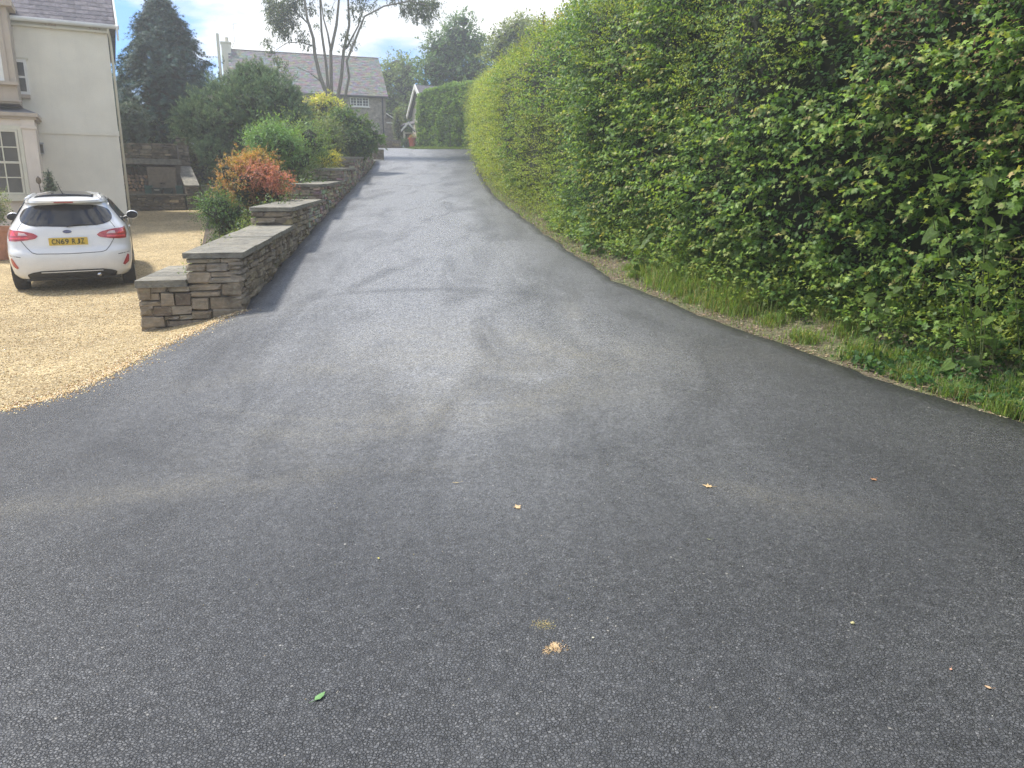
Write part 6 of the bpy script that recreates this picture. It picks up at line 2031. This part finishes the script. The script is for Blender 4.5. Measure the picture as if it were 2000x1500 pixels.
# plate recess and plate
def arcl(z): return [(-x, z) for x in ()]
patch('handle_recess', [(-.36, .86), (-.30, .70), (.30, .70), (.36, .86), (.30, .875), (-.30, .875)], M_paint, off=.002, thick=.004)
pz, ph, pw = .785, .056, .262
mb = MB(); yp_ = rear_y(0, pz) - .016; mb.box(-pw, pw, yp_ - .004, yp_ + .012, pz - ph, pz + ph)
plate = mb.build('number_plate', M_plate, car)
def text_mesh(body, size, ext, mat, shear=0.0, off=0.0):
    fc = bpy.data.curves.new('text', 'FONT'); fc.body = body; fc.size = size; fc.align_x = 'CENTER'; fc.align_y = 'CENTER'; fc.extrude = ext; fc.shear = shear; fc.offset = off
    fo = bpy.data.objects.new('text', fc); COL.objects.link(fo); bpy.context.view_layer.update()
    tm = bpy.data.meshes.new_from_object(fo.evaluated_get(bpy.context.evaluated_depsgraph_get())); bpy.data.objects.remove(fo)
    tm.materials.clear(); tm.materials.append(mat); return tm
xk = -.2215
for c_ in 'CN69 RJZ':
    if c_ == ' ': xk += .033; continue
    tm = text_mesh(c_, .112, .0015, M_black, 0, .0016); tm.name = 'letter'
    xs__ = [v.co.x for v in tm.vertices]; ys__ = [v.co.y for v in tm.vertices]
    kx, ky = .048 / (max(xs__) - min(xs__)), .079 / (max(ys__) - min(ys__)); mx, my = (max(xs__) + min(xs__)) / 2, (max(ys__) + min(ys__)) / 2
    for v in tm.vertices: v.co.x = (v.co.x - mx) * kx; v.co.y = (v.co.y - my) * ky
    ch = link_mesh('letter', tm, plate); ch.location = (xk + .024, yp_ - .0065, pz); ch.rotation_euler = (R(90), 0, 0)
    xk += .0595
mb = MB(); mb.prism([(.062 * math.cos(a), .93 + .026 * math.sin(a)) for a in np.linspace(0, 2 * math.pi, 29)[:-1]], rear_y(0, .93) - .014, rear_y(0, .93) + .004); bd = mb.build('badge', M_chrome, car)
mb = MB(); mb.prism([(.055 * math.cos(a), .93 + .0205 * math.sin(a)) for a in np.linspace(0, 2 * math.pi, 29)[:-1]], rear_y(0, .93) - .017, rear_y(0, .93) - .0142); mb.build('badge_face', M_blue, bd)
tm = text_mesh('Ford', .036, .0008, M_chrome, .35); tm.name = 'badge_script'
ch = link_mesh('badge_script', tm, bd); ch.location = (0, rear_y(0, .93) - .0185, .93); ch.rotation_euler = (R(90), 0, 0)
# lower valance, chrome strip, exhaust
patch('lower_valance', [(-.62, .30), (-.50, .345), (-.42, .352), (.42, .352), (.50, .345), (.62, .30), (.58, .22), (.3, .22), (-.3, .22), (-.58, .22)], M_black, off=.004, thick=.05, nx=30, nz=6)
patch('bumper_strip', [(-.42, .322), (.42, .322), (.42, .334), (-.42, .334)], M_paint, off=.012, nx=20, nz=2)
mb = MB(); mb.tube([(.36, .02, .262), (.36, .25, .262)], .03, 14); mb.build('exhaust_pipe', M_chrome, car, smooth=True)
mb = MB(); mb.box(-.66, .66, .15, 3.7, .19, .27); mb.build('underbody', M_black, car)
# roof glass, spoiler lip, aerial
roofm = MB(); nn_ = 12
Vr, Fr = [], []
for j in range(9):
    y = .55 + (1.72 - .55) * j / 8
    for i in range(nn_ + 1):
        x = -.40 + .8 * i / nn_
        zt_ = 1.474 - .05 * (abs(x) / .46) ** 2.6 - .032 * max(0, (1.0 - y)) ** 1.2
        Vr.append((x, y, zt_ + .006))
for j in range(8):
    for i in range(nn_): Fr.append((j * (nn_ + 1) + i, j * (nn_ + 1) + i + 1, (j + 1) * (nn_ + 1) + i + 1, (j + 1) * (nn_ + 1) + i))
roofm.add(Vr, Fr); ro_ = roofm.build('roof_panel', M_carglass, car, smooth=True)
sd = ro_.modifiers.new('thickness', 'SOLIDIFY'); sd.thickness = .02
mb = MB(); mb.tube([(-.02, .78, 1.46), (-.04, .66, 1.52), (-.07, .50, 1.66)], [.010, .006, .004], 6); mb.box(-.04, .01, .74, .86, 1.45, 1.475); mb.build('aerial', M_black, car)
# roof rails edges: white strips each side
for s in (-1, 1):
    mb = MB(); mb.tube([(s * .52, .42, 1.405), (s * .475, .75, 1.442), (s * .455, 1.2, 1.455), (s * .47, 1.7, 1.44)], [.012, .02, .02, .012], 8); mb.build('roof_rail', M_paint, car, smooth=True)
# side glass
def side_x(y, z):
    w, y0, y1, e = cz(z, 1), cz(z, 2), cz(z, 3), cz(z, 4)
    d = (y - y0) / .95
    if d < 1: return w * (1 - (1 - d) ** e) ** (1 / e)
    return w
for s in (-1, 1):
    poly = [(.62, 1.05), (.72, 1.28), (1.0, 1.375), (1.6, 1.38), (2.0, 1.30), (2.5, 1.03), (2.5, 1.0), (.9, .99)]
    V, F = [], []
    n_ = 14
    for j in range(11):
        z = 1.0 + .37 * j / 10
        lo_ = np.interp(z, [1.0, 1.05, 1.28, 1.37], [.85, .72, .80, 1.02]); hi_ = np.interp(z, [1.0, 1.03, 1.30, 1.37], [2.62, 2.55, 2.0, 1.75])
        for i in range(n_ + 1):
            y = lo_ + (hi_ - lo_) * i / n_
            V.append((s * (side_x(y, z) + .006), y, z))
    for j in range(10):
        for i in range(n_): F.append((j * (n_ + 1) + i, j * (n_ + 1) + i + 1, (j + 1) * (n_ + 1) + i + 1, (j + 1) * (n_ + 1) + i))
    mb = MB(); mb.add(V, F); o_ = mb.build('side_window', M_carglass, car, smooth=True); md = o_.modifiers.new('thickness', 'SOLIDIFY'); md.thickness = .01
    # mirror
    mb = MB(); bm = bmesh.new(); bmesh.ops.create_uvsphere(bm, u_segments=16, v_segments=10, radius=1, matrix=Matrix.Translation((s * .925, 2.28, 1.03)) @ Matrix.Diagonal((.10, .075, .078, 1)))
    for v in bm.verts:
        if v.co.y < 2.24: v.co.y = 2.24
    me = bpy.data.meshes.new('wing_mirror'); bm.to_mesh(me); bm.free(); me.materials.append(M_paint); me.polygons.foreach_set('use_smooth', np.ones(len(me.polygons), dtype=bool)); wm = link_mesh('wing_mirror', me, car)
    mb = MB(); mb.prism([(s * .925 + .092 * math.cos(a), 1.03 + .062 * math.sin(a)) for a in np.linspace(0, 2 * math.pi, 21)[:-1]], 2.228, 2.238); mb.build('mirror_glass', M_carglass, wm)
    mb = MB(); mb.tube([(s * .78, 2.32, .98), (s * .88, 2.30, 1.0)], .025, 8); mb.build('mirror_arm', M_black, wm)
    mb = MB(); mb.box(s * .862 - .012, s * .862 + .012, 1.15, 1.33, .90, .925); mb.build('door_handle', M_paint, car, bevel=.006)
    for yy_ in (1.02, 2.15):
        mb = MB(); mb.tube([(s * (side_x(yy_, z_) + .0005), yy_, z_) for z_ in np.linspace(.32, .98, 12)], .004, 5); mb.build('panel_seam', M_seam, car)
    for wy in (.72, 3.2):
        wh = MB()
        prof = [(.20, -.085), (.27, -.098), (.300, -.092), (.314, -.07), (.317, -.03), (.317, .03), (.314, .07), (.300, .092), (.27, .098), (.20, .085)]
        Mx = Matrix.Translation((s * .765, wy, .312)) @ Matrix.Rotation(R(90), 4, 'Y')
        V, F = [], []
        NS = 40
        for (r_, zz) in prof:
            for k in range(NS): V.append(Mx @ Vector((r_ * math.cos(2 * math.pi * k / NS), r_ * math.sin(2 * math.pi * k / NS), zz)))
        for i in range(len(prof)):
            i2 = (i + 1) % len(prof)
            for k in range(NS): F.append((i * NS + k, i * NS + (k + 1) % NS, i2 * NS + (k + 1) % NS, i2 * NS + k))
        mb = MB(); mb.lathe([(.20, -.07), (.20, .07)], n=NS, M=Mx); whl = mb.build('wheel', M_black, car)
        mb = MB(); mb.add(V, F); mb.build('tyre', M_tyre, whl, smooth=True)
        mb = MB(); mb.lathe([(.05, s * .085), (.05, s * .09)], n=16, M=Mx)
        for k in range(5):
            a = 2 * math.pi * k / 5
            mb.tube([Mx @ Vector((.03 * math.cos(a), .03 * math.sin(a), s * .08)), Mx @ Vector((.195 * math.cos(a), .195 * math.sin(a), s * .075))], [.022, .03], 6)
        pts = [Mx @ Vector((.2 * math.cos(a), .2 * math.sin(a), s * .08)) for a in np.linspace(0, 2 * math.pi, 33)]
        mb.tube(pts, .012, 6); mb.build('rim', M_rim, whl)

# ------------------------------------------------------------------ small things lying on the drive
def on_road(px, py):
    p = hit(px, py); p.z = float(RZ(p.y)) + .014; return p
def fallen(label, px, py, size, col, rot, shape='maple', curl=.25):
    p = on_road(px, py)
    V0, F0 = SH[shape]; mb = MB(); mb.tint = col
    vv = [((x) * size, (y - .5) * size, .004 + (abs(x) ** 1.5 * curl + (y - .5) ** 2 * curl * .8) * size - 0 * z) for x, y, z in V0]
    mb.add(vv, F0)
    mb.add([(0, -.5 * size, .004), (.012 * size * 2, -.5 * size, .004), (0.02 * size, -.95 * size, .012), (-.01 * size, -.95 * size, .012)], [(0, 1, 2, 3)])
    me = mb.mesh('fallen_leaf', M_attr)
    o = link_mesh('fallen_leaf', me); o.location = p; o.rotation_euler = (R(6), R(-5), rot)
    m_ = o.modifiers.new('thickness', 'SOLIDIFY'); m_.thickness = .0012
    tag(o, label, 'leaf', 'leaves fallen on the drive')
TAN = (.52, .36, .17)
fallen('pale orange curled leaf on the tarmac right of centre', 1380, 960, .055, (.58, .42, .22), 1.2)
fallen('small tan lobed leaf on the tarmac at the centre', 1010, 997, .050, (.50, .36, .2), .4)
fallen('thin tan leaf fragment above the centre leaf', 890, 951, .045, (.52, .42, .24), 1.9, 'long')
fallen('reddish brown leaf on the dark tarmac near the right edge', 1705, 943, .042, (.45, .24, .13), 2.2)
fallen('fresh green oval leaf near the bottom of the drive', 627, 1385, .048, (.16, .30, .12), -.6, 'oval')
fallen('yellow fleck of leaf left of the grit heap', 740, 1105, .016, (.5, .45, .15), .6, 'oval')
fallen('tan leaf scrap close to the lower right corner', 1925, 1368, .022, (.5, .34, .2), .9, 'oval')
fallen('tan leaf scrap above the lower right corner scrap', 1855, 1318, .016, (.55, .3, .2), 2.4, 'oval')
fallen('pale green leaf fragment below the curled leaf', 1383, 1065, .022, (.45, .45, .25), 1.4, 'long')
for (px, py, r_, c, lab) in ((1663, 1237, .0075, (.5, .45, .22), 'single yellowish pebble on the tarmac at right'), (1158, 1266, .0045, (.6, .58, .45), 'tiny white stone just right of the grit heap')):
    p = on_road(px, py)
    bm = bmesh.new(); bmesh.ops.create_icosphere(bm, subdivisions=2, radius=r_, matrix=Matrix.Diagonal((1.2, .9, .7, 1)))
    for v in bm.verts: v.co *= 1 + random.uniform(-.08, .08)
    me = bpy.data.meshes.new('pebble'); bm.to_mesh(me); bm.free(); me.materials.append(M_attr)
    a = me.attributes.new('tint', 'FLOAT_COLOR', 'POINT'); a.data.foreach_set('color', np.tile([*c, 1], len(me.vertices)).astype(np.float32))
    o = link_mesh('pebble', me); o.location = (p.x, p.y, p.z + r_ * .5); tag(o, lab, 'pebble')
def grit(name, label, cx, cy, n, spread, size, cols, seed, zf=None, kind='stuff', cat='grit', pts=None):
    rr = np.random.default_rng(seed)
    if pts is None: x = cx + rr.normal(0, spread, n); y = cy + rr.normal(0, spread * .8, n)
    else: x, y = pts; n = len(x)
    z = (RZ(y) + .0125) if zf is None else zf(x, y)
    S = rr.uniform(size * .4, size, n)
    base = np.array([(1, 0, 0), (-.4, .9, 0), (-.5, -.8, 0), (.1, .05, .8), (0, 0, -.3)])
    A = base[None] * S[:, None, None] * rr.uniform(.7, 1.2, (n, 5, 1))
    a = rr.uniform(0, 6.28, n); ca, sa = np.cos(a), np.sin(a)
    X = A[:, :, 0] * ca[:, None] - A[:, :, 1] * sa[:, None]; Y_ = A[:, :, 0] * sa[:, None] + A[:, :, 1] * ca[:, None]
    V = np.stack([X + x[:, None], Y_ + y[:, None], A[:, :, 2] + z[:, None]], 2).reshape(-1, 3)
    off = np.arange(n) * 5
    flat = (off[:, None] + np.array([0, 1, 3, 1, 2, 3, 2, 0, 3, 1, 0, 4, 2, 1, 4, 0, 2, 4])[None]).ravel()
    me = np_mesh(name, V, flat, np.full(n * 6, 3), M_attr, np.repeat(pick_tints(n, cols, rr), 5, axis=0))
    return tag(link_mesh(name, me), label, cat, kind=kind)
C_GRIT = [(.55, .40, .22), (.65, .52, .34), (.45, .30, .16)]
p = on_road(1082, 1280); _g = np.random.default_rng(12)
_c = np.array([(0, 0, .007), (-.014, -.016, .008), (.012, -.02, .012), (.004, .012, .006), (-.03, -.032, .010), (.02, -.004, .016)])[_g.choice(6, 380, p=[.3, .2, .15, .15, .1, .1])]
grit('spilt_grit', 'small orange heap of grit on the near tarmac', 0, 0, 0, 0, .0048, C_GRIT, 1, pts=(p.x + _c[:, 0] + _g.normal(0, 1, 380) * _c[:, 2], p.y + _c[:, 1] + _g.normal(0, 1, 380) * _c[:, 2]))
p = on_road(1062, 1238); grit('spilt_grit', 'thin yellow smear of grit behind the orange heap', p.x, p.y, 200, .022, .003, [(.5, .45, .2), (.55, .42, .2)], 2)
rr = np.random.default_rng(6)
n = 1500
yv = rr.uniform(1.7, 10, n) ** 1.0; xv = rr.uniform(-3.3, 1, n) + rr.normal(0, 1.6, n)
xv = np.clip(xv, -3.4, np.minimum(XR(yv) - .05, 4))
grit('loose_chips', 'stray pale chips and seeds scattered over the tarmac', 0, 0, 0, 0, .0042, [(.55, .5, .38), (.4, .33, .2), (.62, .6, .55)], 3, cat='chips', pts=(xv, yv))
# gravel spilling over the tarmac edge
n = 9000
yv = rr.uniform(4.6, 9.2, n); xv = interp(XLP, yv) + rr.normal(-.05, .07, n) + np.abs(rr.normal(0, .10, n)) * (rr.random(n) < .25)
zf = lambda x, y: np.where(x > interp(XLP, y), H(x, y) + .0125, H(x, y) + .004)
grit('gravel_chips', 'loose yellow gravel along the edge of the tarmac', 0, 0, 0, 0, .013, [(.50, .36, .17), (.62, .47, .26), (.75, .64, .45), (.35, .23, .11)], 4, zf, cat='gravel', pts=(xv, yv))
n = 16000
yv = rr.uniform(5.8, 12, n); xv = rr.uniform(-8.5, -3.8, n); xv = np.minimum(xv, np.where(yv < 9.2, interp(XLP, yv), np.where(yv < 11.2, -4.5 - .26 * (yv - 9), XB(yv))) - .03)
grit('gravel_chips', 'loose yellow gravel stones over the forecourt by the car', 0, 0, 0, 0, .011, [(.50, .36, .17), (.62, .47, .26), (.75, .64, .45), (.35, .23, .11)], 5, lambda x, y: H(x, y) + .003, cat='gravel', pts=(xv, yv))

# ------------------------------------------------------------------ the air
HZ_D = 0.0034
mb = MB(); mb.box(-32, 16, -9.5, 74, -3, 17)
hz_o = mb.build('haze', None)
m, nt, out = nodes_of('haze')
pv = nt.nodes.new('ShaderNodeVolumePrincipled')
pv.inputs['Color'].default_value = (.97, .98, 1, 1)
pv.inputs['Density'].default_value = HZ_D
pv.inputs['Anisotropy'].default_value = 0.6
nt.links.new(pv.outputs['Volume'], out.inputs['Volume'])
hz_o.data.materials.append(m)
tag(hz_o, kind='stuff')
